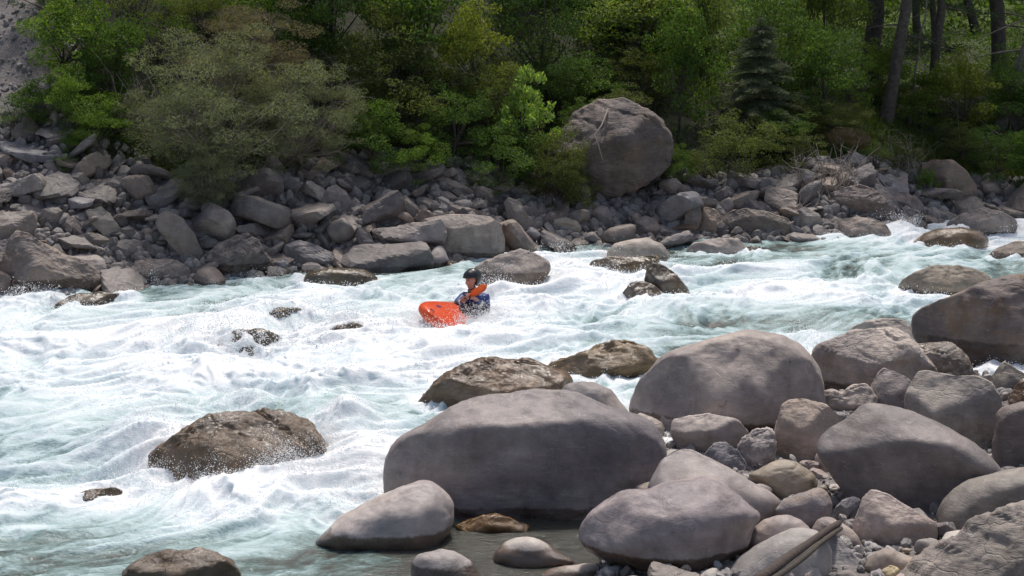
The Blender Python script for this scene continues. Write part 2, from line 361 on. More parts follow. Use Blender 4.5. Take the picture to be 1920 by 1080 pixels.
# foreground and mid-river boulders: label, base pixel row, ground height there, visible outline, colour, shape options
FG = [
 (BO, 'huge long dark grey flat faced boulder standing in still water, largest in the middle foreground', 965, 0, '722,940 721,905 725,853 740,830 773,807 800,797 827,777 873,750 900,741 957,740 990,735 1057,737 1107,743 1160,767 1207,787 1237,820 1252,850 1247,870 1225,915 1190,965 1120,1000 973,1005 830,1000 740,985', (.265, .245, .255), dict(p=3.2, tf=.62, planes=[(.0, .30, .72), (.25, -1.5, 1.75), (.9, .1, 1.25), (-.9, .1, 1.35)], sub=6, wz=.09, rough=.20, rug=.16, wet=.37)),
 (BO, 'smooth pale boulder with dark wet foot, before the left end of the huge dark boulder', 1022, 0, '588,1020 606,997 640,967 683,947 720,927 757,910 790,902 813,903 833,920 847,943 848,973 842,1005 810,1040 707,1045 620,1042', (.46, .43, .43), dict(p=2.4, tf=.9, wz=.13, rough=.12, rug=.05, wet=.41, sub=6, planes=[(-.1, -.6, 1.15)])),
 (RK, 'small amber wet rock glistening at the foot of the huge dark boulder', 998, 0, '853,988 873,976 905,966 930,964 960,972 995,987 980,1008 930,1015 880,1010', (.38, .25, .11), dict(wet=.9, rough=.4, wz=.1)),
 (RK, 'small smooth rock, pale on top and dark wet below, alone in the shallow pool', 1058, 0, '925,1052 928,1035 945,1018 968,1007 990,1006 1010,1012 1040,1030 1082,1055 1060,1072 1000,1078 950,1072', (.42, .40, .40), dict(rough=.1, wz=.14, rug=.05, wet=.40)),
 (RK, 'smooth grey rock cut off by the bottom edge, left of the shallow pool', 1082, 0, '768,1082 772,1055 785,1040 830,1030 855,1035 885,1055 907,1088 890,1115 780,1115', (.36, .345, .35), dict(rough=.12, wz=.09)),
 (RK, 'low flat pinkish grey rock at the bottom edge beside the gravel', 1078, .02, '983,1088 1020,1070 1050,1061 1100,1056 1130,1060 1142,1072 1135,1095 1060,1105 1000,1100', (.40, .375, .37), dict(rough=.1, wz=.05)),
 (BO, 'large smooth mauve grey boulder with pointed crest and wet left foot, right of the pool', 1060, .02, '1086,1003 1093,987 1123,953 1160,923 1187,917 1213,920 1240,907 1280,897 1320,889 1347,897 1367,917 1393,940 1427,967 1410,990 1403,1030 1363,1056 1313,1078 1220,1080 1130,1050 1095,1022', (.36, .325, .335), dict(p=2.5, tf=.95, planes=[(.15, -.75, 1.15), (1.3, -.2, 1.5), (-.8, .4, 1.2)], wz=.13, rough=.18, rug=.12, sub=6, wet=.36)),
 (BO, 'long sloping grey boulder lying behind the pointed mauve boulder', 975, .08, '1215,918 1222,895 1240,860 1262,842 1285,840 1300,843 1360,875 1400,898 1440,920 1467,941 1462,965 1440,985 1400,995 1300,1000 1240,970', (.40, .37, .365), dict(p=2.6, tf=.8, planes=[(.2, -.9, 1.1)], rough=.12, rug=.06, wz=-.3)),
 (BO, 'big broad dome shaped grey boulder standing against the rapids, dark stained on its left side', 800, .12, '1180,770 1183,750 1193,723 1210,697 1233,673 1250,662 1277,653 1310,640 1342,631 1367,626 1405,618 1460,625 1500,650 1530,680 1545,720 1550,760 1500,810 1400,830 1270,830 1200,810', (.37, .335, .325), dict(p=2.6, tf=.7, planes=[(.1, -.45, .98), (-1.2, .1, 1.35), (1.1, .0, 1.2)], sub=6, wz=.1, rough=.18, rug=.18, wet=.39)),
 (BO, 'pale cracked round boulder with rusty left foot, right of the dome shaped boulder', 742, .12, '1522,670 1527,655 1545,643 1575,632 1610,622 1640,617 1675,618 1695,627 1712,645 1735,668 1755,690 1765,712 1740,745 1680,765 1600,765 1556,745 1533,705', (.45, .41, .395), dict(p=2.4, rough=.35, strata=.25, rug=.9, och=.25, sub=6, wz=.1)),
 (RK, 'upright wedge of grey rock leaning against the pale cracked boulder', 765, .2, '1632,727 1637,715 1648,698 1657,690 1683,699 1700,708 1712,718 1708,745 1700,780 1660,785 1640,760', (.37, .34, .33), dict(p=3.5, planes=[(-1.1, -.3, .9), (.9, -.6, .9)], rough=.3, rnd=.03, wz=-.3)),
 (BO, 'dark wedge shaped boulder with a pale sunlit slanting top, behind the big charcoal boulder', 838, .15, '1698,755 1703,725 1722,698 1742,696 1775,704 1833,706 1857,717 1867,732 1877,744 1877,775 1872,810 1850,850 1800,865 1740,850 1700,800', (.35, .325, .305), dict(p=4, tf=1., planes=[(-.55, .75, .42), (.55, -1.7, .55), (1.1, .5, .72)], rough=.22, rug=.3, rnd=.03, wz=-.3, sub=6, k=.03)),
 (RK, 'glossy banded rock between the pale cracked boulder and the giant brown boulder', 708, .12, '1700,660 1715,647 1770,645 1785,646 1800,655 1815,670 1823,687 1820,712 1780,722 1730,720', (.33, .30, .285), dict(wet=.55, strata=.8, rough=.2, rug=.8, wz=.03)),
 (BO, 'giant brown grey boulder rising past the right edge, rust stained near the water', 700, .15, '1712,604 1708,596 1740,570 1790,550 1840,528 1880,519 1920,517 1990,520 2060,560 2080,650 2000,730 1900,735 1820,720 1760,690 1718,650', (.225, .19, .175), dict(p=2.8, tf=.6, planes=[(-.3, .35, .72), (0, -1.3, 1.5)], sub=6, rough=.3, rug=.35, och=.45, wz=.35)),
 (RK, 'low grey rock peeping out between the pale cracked boulder and the giant brown boulder', 650, .25, '1583,630 1600,612 1630,602 1660,598 1695,600 1707,612 1712,650 1680,665 1600,655', (.33, .31, .30), dict(rough=.35, strata=.3, wz=.05)),
 (RK, 'angular grey green rock beside the trickle at the right edge', 735, .12, '1858,722 1862,703 1882,678 1930,705 1938,735 1900,752 1870,745', (.30, .28, .245), dict(p=4, planes=[(-.8, .2, .6), (.8, -.6, .7)], rough=.3, rnd=.03, wz=.0)),
 (RK, 'rusty ochre rock cut off by the right edge, below the trickle', 762, .15, '1890,750 1905,722 1925,705 1960,712 1965,775 1900,775', (.23, .145, .06), dict(wet=.6, rough=.5, och=.8)),
 (BO, 'dark shadowed boulder cut off by the right edge, next to the wedge shaped boulder', 880, .15, '1862,850 1867,778 1880,763 1920,754 1970,757 2000,800 1990,890 1920,910 1875,885', (.19, .165, .16), dict(p=3, planes=[(-.6, .7, .5)], rough=.2, wz=-.3)),
 (BO, 'big smooth charcoal boulder with a light upper left slope, centre of the right bank', 962, .12, '1529,847 1533,827 1557,800 1590,777 1617,758 1640,753 1673,759 1707,768 1760,790 1813,823 1847,850 1880,883 1875,930 1830,975 1757,990 1700,985 1640,960 1590,935 1573,912 1553,887 1537,863', (.262, .24, .235), dict(p=2.8, tf=.8, planes=[(.18, .45, .62), (.1, -1.5, 1.3), (.75, -.9, 1.15)], sub=6, rough=.12, rug=.12, wz=-.3, k=.10)),
 (BO, 'rounded grey boulder at the right edge, behind the rough pitted rock', 1000, .15, '1756,985 1757,958 1770,935 1800,910 1860,888 1920,875 1980,872 2030,920 2030,1010 1900,1060 1780,1060', (.27, .255, .24), dict(p=2.4, rough=.2, rug=.25, wz=-.3, planes=[(-.2, .3, .75)])),
 (BO, 'rough pitted boulder filling the bottom right corner', 1160, .2, '1700,1070 1717,1053 1727,1047 1747,1027 1780,1013 1800,1003 1810,983 1827,973 1853,965 1897,953 1920,948 1990,945 2060,1000 2050,1180 1850,1230 1700,1180 1690,1110', (.30, .275, .255), dict(p=3, rough=.38, strata=.22, rug=.8, rnd=.015, wz=-.3, sub=6, planes=[(-.5, .3, .7), (.4, -.5, .8)], facet=0)),
 (BO, 'pinkish angular boulder with a sharp crest, below the big charcoal boulder', 1022, .12, '1597,985 1608,960 1617,933 1633,920 1650,923 1680,937 1730,967 1758,979 1758,1010 1735,1030 1697,1040 1650,1042 1613,1015', (.39, .335, .32), dict(p=3, planes=[(-.5, -.4, .85), (.55, -.7, .9), (.1, .8, .75)], rough=.3, rug=.2, rnd=.03, wz=-.3, sub=6)),
 (BO, 'blocky boulder with pale flat top and brown foot, left of the big charcoal boulder', 862, .12, '1449,845 1450,820 1457,787 1467,758 1487,748 1513,748 1547,757 1580,783 1572,805 1545,845 1527,862 1497,872 1465,868', (.39, .33, .295), dict(p=3.2, planes=[(-.1, .35, .66), (.2, -1.9, 1.5), (.8, .1, .8)], rough=.28, rug=.25, och=.2, wz=-.3, sub=6)),
 (RK, 'long low grey rock beneath the dome shaped boulder, dark underneath', 842, .12, '1254,815 1262,788 1290,780 1330,777 1370,782 1390,795 1404,812 1388,835 1360,850 1320,855 1278,850', (.36, .33, .32), dict(p=3, planes=[(.1, .5, .6), (0, -1.6, 1.3)], rough=.35, rug=.2, wz=-.3)),
 (RK, 'grey rock with a rounded top tucked under the left part of the dome shaped boulder', 812, .12, '1235,805 1242,772 1262,760 1290,757 1320,763 1347,775 1340,795 1290,800 1260,815 1245,822', (.37, .34, .33), dict(rough=.3, wz=-.3)),
 (RK, 'small lens shaped grey rock under the right part of the dome shaped boulder', 808, .12, '1378,785 1400,768 1425,767 1450,778 1458,795 1450,815 1420,815 1393,803', (.37, .34, .33), dict(rough=.35, strata=.3, wz=-.3)),
 (RK, 'pale crumbly rock left of the blocky boulder with the flat top', 873, .1, '1380,848 1395,820 1420,806 1440,804 1451,812 1452,855 1437,875 1412,882 1392,868', (.50, .47, .47), dict(rough=1.0, strata=.6, rug=.9, wz=-.3)),
 (RK, 'small bluish faceted rock left of the pale crumbly rock', 885, .1, '1318,855 1340,832 1360,830 1380,843 1401,870 1397,888 1360,897 1330,880', (.30, .30, .33), dict(p=4, planes=[(-.7, -.3, .6), (.8, -.2, .6)], rough=.4, strata=.3, rug=.6, rnd=.02, wz=-.3)),
 (RK, 'sandy olive rock with a groove over its back, in front of the blocky boulder', 932, .1, '1403,891 1427,879 1447,867 1470,862 1493,867 1513,880 1527,893 1532,915 1507,935 1473,947 1445,930 1423,905', (.385, .345, .28), dict(rough=.15, strata=.3, rug=.1, wz=-.3)),
 (RK, 'egg shaped rock, orange tinged left and bluish right, above the driftwood stick', 988, .12, '1453,957 1467,938 1493,928 1530,915 1543,917 1553,928 1560,945 1557,965 1535,985 1510,1000 1480,985', (.30, .285, .30), dict(rough=.2, rug=.3, och=.35, wz=-.3)),
 (RK, 'rounded brown grey rock wedged behind the slab under the driftwood stick', 1030, .12, '1400,1015 1410,993 1433,973 1457,966 1480,966 1503,975 1519,992 1510,1030 1460,1050 1410,1050', (.34, .305, .305), dict(rough=.1, rug=.05, wz=-.3)),
 (BO, 'rounded blue grey slab with white scuffs under the driftwood stick, at the bottom edge', 1120, .12, '1335,1100 1365,1070 1400,1037 1417,1023 1450,1002 1483,991 1508,989 1535,996 1560,1030 1560,1090 1500,1160 1380,1160', (.33, .32, .325), dict(p=2.6, rough=.12, rug=.15, wz=-.3, tf=.7)),
 (BO, 'bluish slanting slab right of the driftwood stick, at the bottom edge', 1110, .12, '1480,1110 1520,1025 1563,1001 1585,1023 1608,1047 1640,1082 1660,1130 1600,1170 1500,1170', (.34, .335, .36), dict(p=3, rough=.35, strata=.2, rug=.5, wz=-.3, tf=.7, planes=[(.5, -.4, .8)])),
 (RK, 'low rounded brown rock behind the upper end of the driftwood stick', 1020, .12, '1520,992 1533,975 1547,970 1560,971 1578,980 1597,990 1610,1007 1618,1025 1590,1040 1550,1030 1528,1010', (.36, .32, .31), dict(rough=.1, wz=-.3)),
 (RK, 'small blue grey oblong stone left of the pinkish angular boulder', 972, .12, '1562,968 1567,950 1580,937 1600,931 1614,937 1608,952 1590,970 1573,978', (.225, .225, .26), dict(rough=.3, rug=.3, wz=-.3)),
 (RK, 'smooth tan oval stone below the pinkish angular boulder', 1075, .12, '1621,1065 1628,1050 1640,1035 1657,1028 1677,1031 1697,1039 1722,1053 1727,1068 1700,1084 1660,1090 1632,1082', (.42, .365, .32), dict(rough=.08, rug=.03, wz=-.3)),
 (RK, 'small yellow angular stone at the bottom edge, below the tan oval stone', 1085, .15, '1651,1085 1655,1068 1668,1061 1683,1064 1690,1075 1685,1095 1660,1098', (.55, .47, .30), dict(rough=.5, p=4, wz=-.3)),
 (RK, 'small dark angular stone beside the yellow stone at the bottom edge', 1088, .15, '1683,1088 1688,1070 1702,1062 1718,1068 1722,1085 1705,1098', (.24, .23, .25), dict(rough=.5, p=4, wz=-.3)),
 (BO, 'grey boulder showing behind the right end of the huge dark boulder', 782, .12, '1043,745 1060,722 1090,717 1120,718 1145,730 1160,750 1185,782 1150,805 1080,800', (.37, .35, .345), dict(rough=.2, wz=.02, rug=.15)),
 (RK, 'small pale rock in the gap between the huge dark boulder and the dome shaped boulder', 822, .1, '1177,785 1200,774 1220,781 1240,792 1247,805 1240,830 1205,830', (.42, .39, .37), dict(rough=.25, wz=-.3)),
 (RK, 'jagged low grey rock below the pale cracked boulder', 772, .15, '1513,755 1530,736 1560,732 1580,738 1600,722 1625,721 1638,735 1647,752 1632,775 1580,795 1545,780', (.38, .345, .33), dict(rough=.6, strata=.4, rug=.4, wz=-.3)),
 (BO, 'glossy wet brown boulder awash behind the huge dark boulder', 762, .25, '778,764 800,735 820,715 850,693 890,680 940,674 980,677 1010,683 1040,695 1068,712 1068,735 1030,755 980,760 930,768 880,785 810,785', (.30, .225, .155), dict(wet=.95, rough=.5, rug=.45, wz=.6, strata=.2, p=2.5, planes=[(0, -.6, 1.)], sub=6)),
 (BO, 'wet brown boulder with an olive hump, awash left of the dome shaped boulder', 708, .28, '1028,685 1060,672 1090,665 1120,650 1145,640 1170,637 1195,645 1215,660 1237,678 1230,712 1180,728 1100,728 1045,710', (.30, .235, .14), dict(wet=.9, rough=.6, rug=.5, wz=.6, strata=.25, och=.25)),
 (BO, 'wide layered brown boulder with water streaming over it, left foreground rapids', 905, .0, '276,900 285,860 310,830 350,805 400,785 450,777 500,771 545,780 580,795 600,820 612,850 620,885 620,925 590,950 500,955 400,950 290,935', (.26, .205, .15), dict(wet=.85, rough=.45, rug=.8, strata=.35, wz=1., p=2.9, planes=[(0, .35, .7), (.1, -1.3, 1.3)], sub=6)),
 (RK, 'low brown rock just breaking the foam at the left, below the wide layered boulder', 948, .0, '98,944 130,928 175,917 215,913 230,922 215,945 170,962 125,962', (.22, .18, .12), dict(wet=.9, rough=.3, wz=1.)),
 (BO, 'dark brown wet boulder cut off by the bottom edge at the left', 1100, .0, '225,1085 245,1058 280,1040 330,1032 380,1029 410,1037 440,1058 460,1090 440,1130 260,1130', (.19, .15, .11), dict(wet=.8, rough=.6, rug=.5, och=.25, wz=1.)),
 (BO, 'grey boulder with a dark wet foot in midstream, right behind the kayaker', 548, .32, '876,530 885,510 910,492 940,480 975,471 1005,477 1025,488 1033,503 1018,530 1005,560 960,575 900,572 878,552', (.32, .29, .275), dict(p=3, planes=[(-.2, .5, .6), (.1, -1.3, 1.2), (.9, -.3, .9)], rough=.5, rug=.4, wz=.28, strata=.2)),
 (RK, 'smooth grey rock in midstream, above the flat brown rock', 488, .42, '1137,475 1150,458 1180,449 1215,446 1240,456 1255,478 1253,497 1200,502 1150,497', (.32, .295, .28), dict(rough=.2, wz=.06)),
 (RK, 'flat brown wet rock in midstream, below the smooth grey rock', 508, .4, '1103,503 1110,490 1140,480 1190,483 1237,478 1236,495 1200,515 1150,522 1112,520', (.225, .18, .12), dict(wet=.75, p=3.5, rough=.35, wz=.1)),
 (RK, 'dark triangular rock in midstream with water pouring over its right side', 560, .36, '1209,525 1212,502 1225,493 1250,500 1270,515 1283,535 1293,552 1275,575 1230,572', (.16, .14, .11), dict(wet=.7, rough=.4, p=3, planes=[(-.5, .5, .5)], wz=.1)),
 (RK, 'low dark wet rock in midstream, in front of the dark triangular rock', 566, .36, '1152,567 1170,545 1185,532 1205,527 1225,535 1245,552 1260,568 1225,585 1180,585', (.19, .17, .155), dict(wet=.7, rough=.4, strata=.3, wz=.05)),
 (RK, 'pale low rock in smooth water near the far bank, right of midstream', 478, .46, '1287,472 1300,457 1330,449 1380,446 1395,458 1402,475 1385,492 1310,492', (.41, .37, .35), dict(p=3, planes=[(-.6, .3, .6), (.3, -1.3, 1.)], rough=.3, wz=.02)),
 (RK, 'small brown rock beside the pale low rock near the far bank', 478, .46, '1395,472 1402,462 1418,462 1425,475 1415,488 1400,488', (.24, .2, .15), dict(wet=.6, rough=.3)),
 (BO, 'olive grey boulder with a trickle down its front, left of the giant brown boulder', 560, .3, '1684,540 1690,525 1720,510 1755,499 1790,501 1830,507 1850,514 1860,526 1850,560 1790,580 1720,580 1690,565', (.28, .245, .2), dict(p=3, wet=.35, rough=.5, strata=.15, rug=.3, planes=[(.1, .45, .65), (0, -1.4, 1.2)], wz=.1)),
 (RK, 'low rounded brown rock at the foot of the small waterfall near the right edge', 462, .5, '1703,458 1730,440 1760,430 1800,427 1840,437 1855,450 1845,475 1780,478 1725,474', (.26, .2, .13), dict(wet=.7, rough=.25, wz=.1)),
 (RK, 'angular grey boulder splitting the small waterfall near the right edge', 440, .55, '1773,422 1800,405 1845,390 1880,399 1907,415 1905,435 1870,450 1810,447', (.29, .265, .25), dict(p=3.5, strata=.3, rough=.5, rug=.5, planes=[(-.3, .6, .6), (.1, -1.4, 1.)], wz=.04)),
 (RK, 'brown grey rock cut off by the right edge, downstream of the small waterfall', 482, .45, '1853,482 1870,465 1900,453 1930,451 1970,460 1975,490 1930,500 1870,498', (.27, .235, .21), dict(rough=.3, wz=.05)),
 (RK, 'brown rock drowned under white spray left of the kayak, nearer one', 662, .3, '385,660 400,632 440,615 490,610 530,630 545,655 530,680 450,690 400,685', (.2, .17, .12), dict(sink=.05, wet=.9, rough=.9, wz=1.)),
 (RK, 'dark rock washed by spray left of the kayak, farther one', 608, .34, '440,605 470,590 520,573 560,572 580,590 575,612 520,622 460,620', (.18, .16, .12), dict(sink=.04, wet=.9, rough=.8, wz=1.)),
 (RK, 'dark hump under the water immediately left of the kayak bow', 655, .3, '585,655 600,625 630,607 665,600 690,615 690,650 650,675 600,675', (.18, .165, .13), dict(sink=.03, wet=.9, rough=.6, wz=1.)),
 (RK, 'dark low wet rock at the far bank waterline, right of the white veined boulder', 572, .42, '100,575 130,555 180,547 225,552 250,568 230,590 130,592', (.14, .12, .09), dict(wet=.9, rough=.4, wz=1.)),
 (RK, 'rounded brown rock with water sliding over it at the far bank, left of the kayaker', 530, .45, '560,535 575,512 620,502 680,505 710,520 700,540 620,548', (.17, .155, .12), dict(wet=.9, rough=.25, wz=1.)),
]
FGO = []
for cat, lab, by, zg, pts, tint, o in FG:
    if o.get('rough', .35) >= .28 and 'facet' not in o: o['facet'] = 3
    if by < 1090: zg = float(PS(np.mean([float(s.split(',')[0]) for s in pts.split()]), by, lambda X_, Y_: np.maximum(terrain(X_, Y_, False), wbase(X_, Y_)))[2])
    FGO.append(traced_rock('boulder' if cat == BO else 'rock', lab, cat, by, zg, pts, tint, **o))

# far bank: traced rocks; by = pixel row of the foot, which is met with the sloping bank
FAR = [
 (BO, 'large sloping boulder with a white vein, at the left waterside of the far bank', 562, '3,565 3,500 10,470 18,445 30,432 55,440 100,468 150,490 185,510 203,528 200,548 150,565 110,578 60,590 15,590', (.30, .265, .25), dict(p=3.5, planes=[(-.1, .45, .5), (.3, -1.4, .95)], rough=.4, rug=.5, och=.25, wz=.25, rnd=.02, sub=6)),
 (BO, 'pale block at the left edge behind the large split boulder', 452, '-40,470 -35,400 20,397 60,396 69,410 67,435 50,460 20,480', (.34, .31, .29), dict(p=4, planes=[(0, .5, .55), (0, -1.4, .9)], rough=.3, rnd=.02, wz=-1)),
 (BO, 'very large flat topped grey boulder on the far bank, directly above the kayaker', 490, '783,425 795,411 830,404 880,402 920,407 938,420 944,440 946,470 938,500 905,512 870,500 830,488 803,458', (.35, .315, .30), dict(p=4, tf=.8, planes=[(-.3, .9, .38), (.1, -1.5, 1.1)], rough=.2, rug=.3, rnd=.02, wz=.12, sub=6, k=.03)),
 (BO, 'tall leaning slab on the far bank below the willow bush', 495, '292,418 298,402 314,392 345,410 365,440 380,470 388,488 372,503 348,490 320,460 300,435', (.24, .215, .205), dict(p=4, tf=.5, planes=[(-.3, .2, .7)], rough=.2, rug=.2, rnd=.02, wz=-1)),
 (BO, 'dark craggy boulder at the far waterline right of the leaning slab', 525, '376,500 385,480 410,462 440,447 465,439 480,450 500,480 522,512 518,540 480,548 420,545 382,525', (.225, .205, .205), dict(p=3.2, planes=[(-.3, .7, .42), (.3, -.9, .9)], rough=.6, strata=.3, rug=.8, rnd=.02, wz=.22, sub=6)),
 (BO, 'bluish slanting slab at the far waterline right of the dark craggy boulder', 505, '528,485 535,460 560,452 590,459 642,486 645,505 600,520 555,525 535,508', (.27, .265, .285), dict(p=4, planes=[(0, .6, .5), (.1, -1.5, .9)], rough=.3, strata=.3, rug=.4, rnd=.02, wz=.1)),
 (BO, 'flat leaning grey slab at the middle of the left far bank', 448, '160,395 190,387 205,400 235,440 230,453 203,450 172,422', (.28, .26, .245), dict(p=4, tf=.5, rough=.15, rnd=.02, wz=-1)),
 (RK, 'rounded triangular dark rock above the pale speckled waterside rock on the left', 485, '193,480 200,462 225,450 250,449 266,458 270,473 262,487 235,492 205,490', (.22, .21, .21), dict(p=3, rough=.25, rnd=.03, wz=-1)),
 (BO, 'pale speckled low rock with a rusty foot at the left far waterline', 530, '243,512 255,490 290,487 335,489 355,505 358,525 340,540 300,540 255,535', (.38, .34, .32), dict(p=3.3, planes=[(.1, .6, .5), (0, -1.4, 1.)], rough=.5, rug=.5, och=.35, wz=.08)),
 (RK, 'small triangular grey rock above the pale speckled waterside rock', 486, '262,486 268,465 285,464 305,476 312,488 290,494', (.26, .245, .24), dict(p=3.5, rough=.3, rnd=.02, wz=-1)),
 (RK, 'overhanging dark wedge rock left of the leaning slab', 465, '148,442 165,436 185,438 212,452 205,468 185,474 165,460', (.23, .205, .19), dict(p=4, planes=[(-.3, .6, .5)], rough=.3, rnd=.02, wz=-1)),
 (RK, 'pinkish grey hexagonal rock on the left far bank', 440, '118,425 125,408 138,406 153,420 152,435 140,445 128,438', (.32, .28, .265), dict(p=4, rough=.2, rnd=.02, wz=-1)),
 (RK, 'flat pale slab high on the far bank under the left shrubs', 335, '80,308 95,303 110,310 128,328 122,338 100,325', (.36, .33, .31), dict(p=4, tf=.4, rough=.15, rnd=.02, wz=-1)),
 (RK, 'rusty tinged slab high on the far bank at the left edge', 342, '3,320 12,312 25,322 34,335 42,348 30,345 12,335', (.36, .27, .22), dict(p=4, tf=.4, rough=.15, rnd=.02, wz=-1)),
 (RK, 'grey block with a lit top on the upper left bank', 425, '72,410 80,392 110,388 122,400 118,415 95,425', (.26, .24, .23), dict(p=4, planes=[(0, .5, .5), (0, -1.4, .9)], rough=.3, rnd=.02, wz=-1)),
 (RK, 'small bright block right of the willow foot, on top of the bank rocks', 400, '600,375 615,352 630,346 650,360 664,385 660,402 635,408 608,398', (.38, .35, .34), dict(p=4, planes=[(-.5, .3, .5), (.6, -.6, .7)], rough=.3, rnd=.02, wz=-1)),
 (RK, 'upturned dark slab with a pointed end left of the very large flat topped boulder', 480, '665,440 675,425 690,432 705,460 712,480 700,488 680,470', (.205, .195, .195), dict(p=4, tf=.5, rough=.2, rnd=.02, wz=-1)),
 (RK, 'thin pale plank of rock lying above the very large flat topped boulder', 402, '822,385 832,382 870,388 907,398 905,406 870,404 830,398', (.40, .36, .33), dict(p=4, tf=.6, rough=.15, rnd=.02, wz=-1)),
 (RK, 'long sloping dark slab at the foot of the leafy shrubs', 368, '813,336 830,332 860,342 892,362 894,370 865,368 825,352', (.23, .21, .205), dict(p=4, tf=.6, rough=.2, rnd=.02, wz=-1)),
 (RK, 'wide dark grey hummock above the plank of rock', 385, '803,372 815,360 840,358 858,370 856,383 830,388 808,384', (.24, .22, .215), dict(p=3, rough=.2, wz=-1)),
 (RK, 'tall twisted rock standing right of the very large flat topped boulder', 430, '946,380 953,371 977,380 985,400 1002,417 995,432 967,436 953,420', (.31, .28, .27), dict(p=3.5, planes=[(-.7, .1, .6), (.6, .2, .6)], rough=.4, rnd=.02, wz=-1)),
 (RK, 'pointed grey rock standing up under the shrubs, above the twisted rock', 378, '965,368 966,350 978,348 993,358 997,372 985,382', (.34, .31, .30), dict(p=3.5, planes=[(-.7, .1, .6)], rough=.3, rnd=.02, wz=-1)),
 (RK, 'pale topped slab with an ochre mossy underside on the middle far bank', 442, '1024,430 1030,412 1060,408 1083,415 1091,430 1078,446 1050,445', (.39, .345, .30), dict(p=4, planes=[(0, .8, .3), (0, -1.4, .8)], rough=.3, och=.4, rnd=.02, wz=-1)),
 (RK, 'rounded mauve rock on the far bank, below the overhanging boulder', 425, '1105,400 1120,385 1140,388 1153,408 1152,428 1135,433 1112,420', (.31, .28, .275), dict(rough=.2, wz=-1)),
 (RK, 'round brown grey rock near the far waterline, right of the mauve rock', 447, '1185,430 1192,412 1212,405 1232,412 1238,430 1230,446 1205,450', (.30, .265, .25), dict(rough=.3, wz=-1)),
 (BO, 'blocky rock at the far waterline with a warm brown right face', 445, '1303,440 1310,405 1322,388 1340,392 1357,415 1364,432 1355,447 1325,452', (.30, .25, .215), dict(p=3.5, planes=[(-.6, .2, .55), (.7, -.2, .6)], rough=.4, och=.2, rnd=.02, wz=.03)),
 (RK, 'upright rock beside the blocky waterside rock with the brown face', 440, '1282,435 1285,400 1298,384 1314,390 1315,410 1305,440', (.29, .26, .245), dict(p=3.5, rough=.3, rnd=.02, wz=-1)),
 (BO, 'broad dark slab overhanging the far waterline, right of centre', 446, '1350,404 1370,397 1400,391 1440,399 1477,411 1484,425 1475,455 1430,462 1375,448 1360,428', (.245, .215, .195), dict(p=4, planes=[(-.1, .9, .25), (0, -1.5, .8)], rough=.3, strata=.2, rug=.4, rnd=.02, wz=.04, sub=6)),
 (BO, 'large slab with a cracked sloping top, behind the rounded waterside boulder on the far bank', 405, '1532,390 1545,370 1580,355 1610,349 1640,355 1660,375 1677,397 1670,412 1620,416 1560,412', (.31, .265, .245), dict(p=3.5, planes=[(-.1, .7, .4), (0, -1.5, .9)], rough=.35, strata=.4, rug=.8, rnd=.02, wz=-1, sub=6)),
 (BO, 'rounded waterside boulder next to the small waterfall on the far bank', 455, '1566,445 1572,415 1600,407 1640,409 1660,420 1672,437 1663,460 1630,468 1580,462', (.31, .27, .25), dict(p=3, planes=[(-.1, .5, .55), (.1, -1.4, 1.)], rough=.3, rug=.3, wz=.04)),
 (BO, 'steep sided boulder behind and right of the cracked slab', 400, '1663,385 1670,362 1695,359 1715,370 1732,390 1722,402 1690,410', (.29, .25, .235), dict(p=3.5, planes=[(.3, .5, .5)], rough=.3, rnd=.02, wz=-1)),
 (RK, 'grey rock between the rounded waterside boulder and the cracked slab', 430, '1640,405 1655,392 1675,395 1690,412 1690,428 1672,437', (.27, .25, .24), dict(rough=.3, wz=-1)),
 (RK, 'pale two tone rock between the dark overhanging slab and the rounded waterside boulder', 435, '1482,425 1495,395 1508,388 1535,400 1543,418 1530,432 1505,440', (.37, .34, .32), dict(p=3.5, planes=[(-.5, .4, .5)], rough=.3, rnd=.02, wz=-1)),
 (RK, 'small rounded rock at the far waterline left of the rounded waterside boulder', 454, '1525,445 1532,433 1548,429 1562,437 1568,450 1555,457 1535,457', (.31, .285, .27), dict(rough=.2, wz=.02)),
 (RK, 'flat pale slab lying at the lip of the small waterfall', 408, '1712,400 1722,394 1770,395 1795,404 1780,410 1725,409', (.37, .34, .30), dict(p=4, tf=.5, rough=.2, strata=.3, rnd=.02, wz=-1)),
 (BO, 'huge overhanging boulder with a pale top and a dark undercut, among the shrubs', 385, '1015,330 1040,262 1075,215 1120,193 1165,187 1208,206 1238,232 1251,252 1258,285 1250,312 1215,342 1165,364 1115,382 1085,390 1040,382', (.175, .15, .145), dict(p=3.2, tf=1.15, planes=[(.25, .60, .50), (-.5, .1, .8), (.3, -.85, .85)], rough=.38, strata=.25, rug=.9, och=.2, rnd=.008, facet=3, smooth=True, k=.02, wz=-1, sub=6)),
 (BO, 'smooth sandy boulder half buried among the bushes at the right', 375, '1722,345 1730,310 1750,298 1785,300 1810,320 1832,350 1828,378 1770,385 1730,375', (.25, .20, .165), dict(rough=.15, p=2.6, rug=.1, wz=-1)),
 (BO, 'mossy ochre slab jutting from the grassy bank below the tree trunks', 282, '1540,268 1545,248 1575,240 1610,243 1633,258 1628,272 1590,285 1560,285', (.17, .125, .055), dict(p=4, planes=[(0, .8, .3)], rough=.5, strata=.4, och=.7, rnd=.02, wz=-1)),
 (RK, 'bluish rock showing below the mossy ochre slab', 325, '1585,318 1590,295 1605,285 1618,295 1622,315 1605,330', (.24, .235, .24), dict(rough=.3, wz=-1)),
]
placed = []
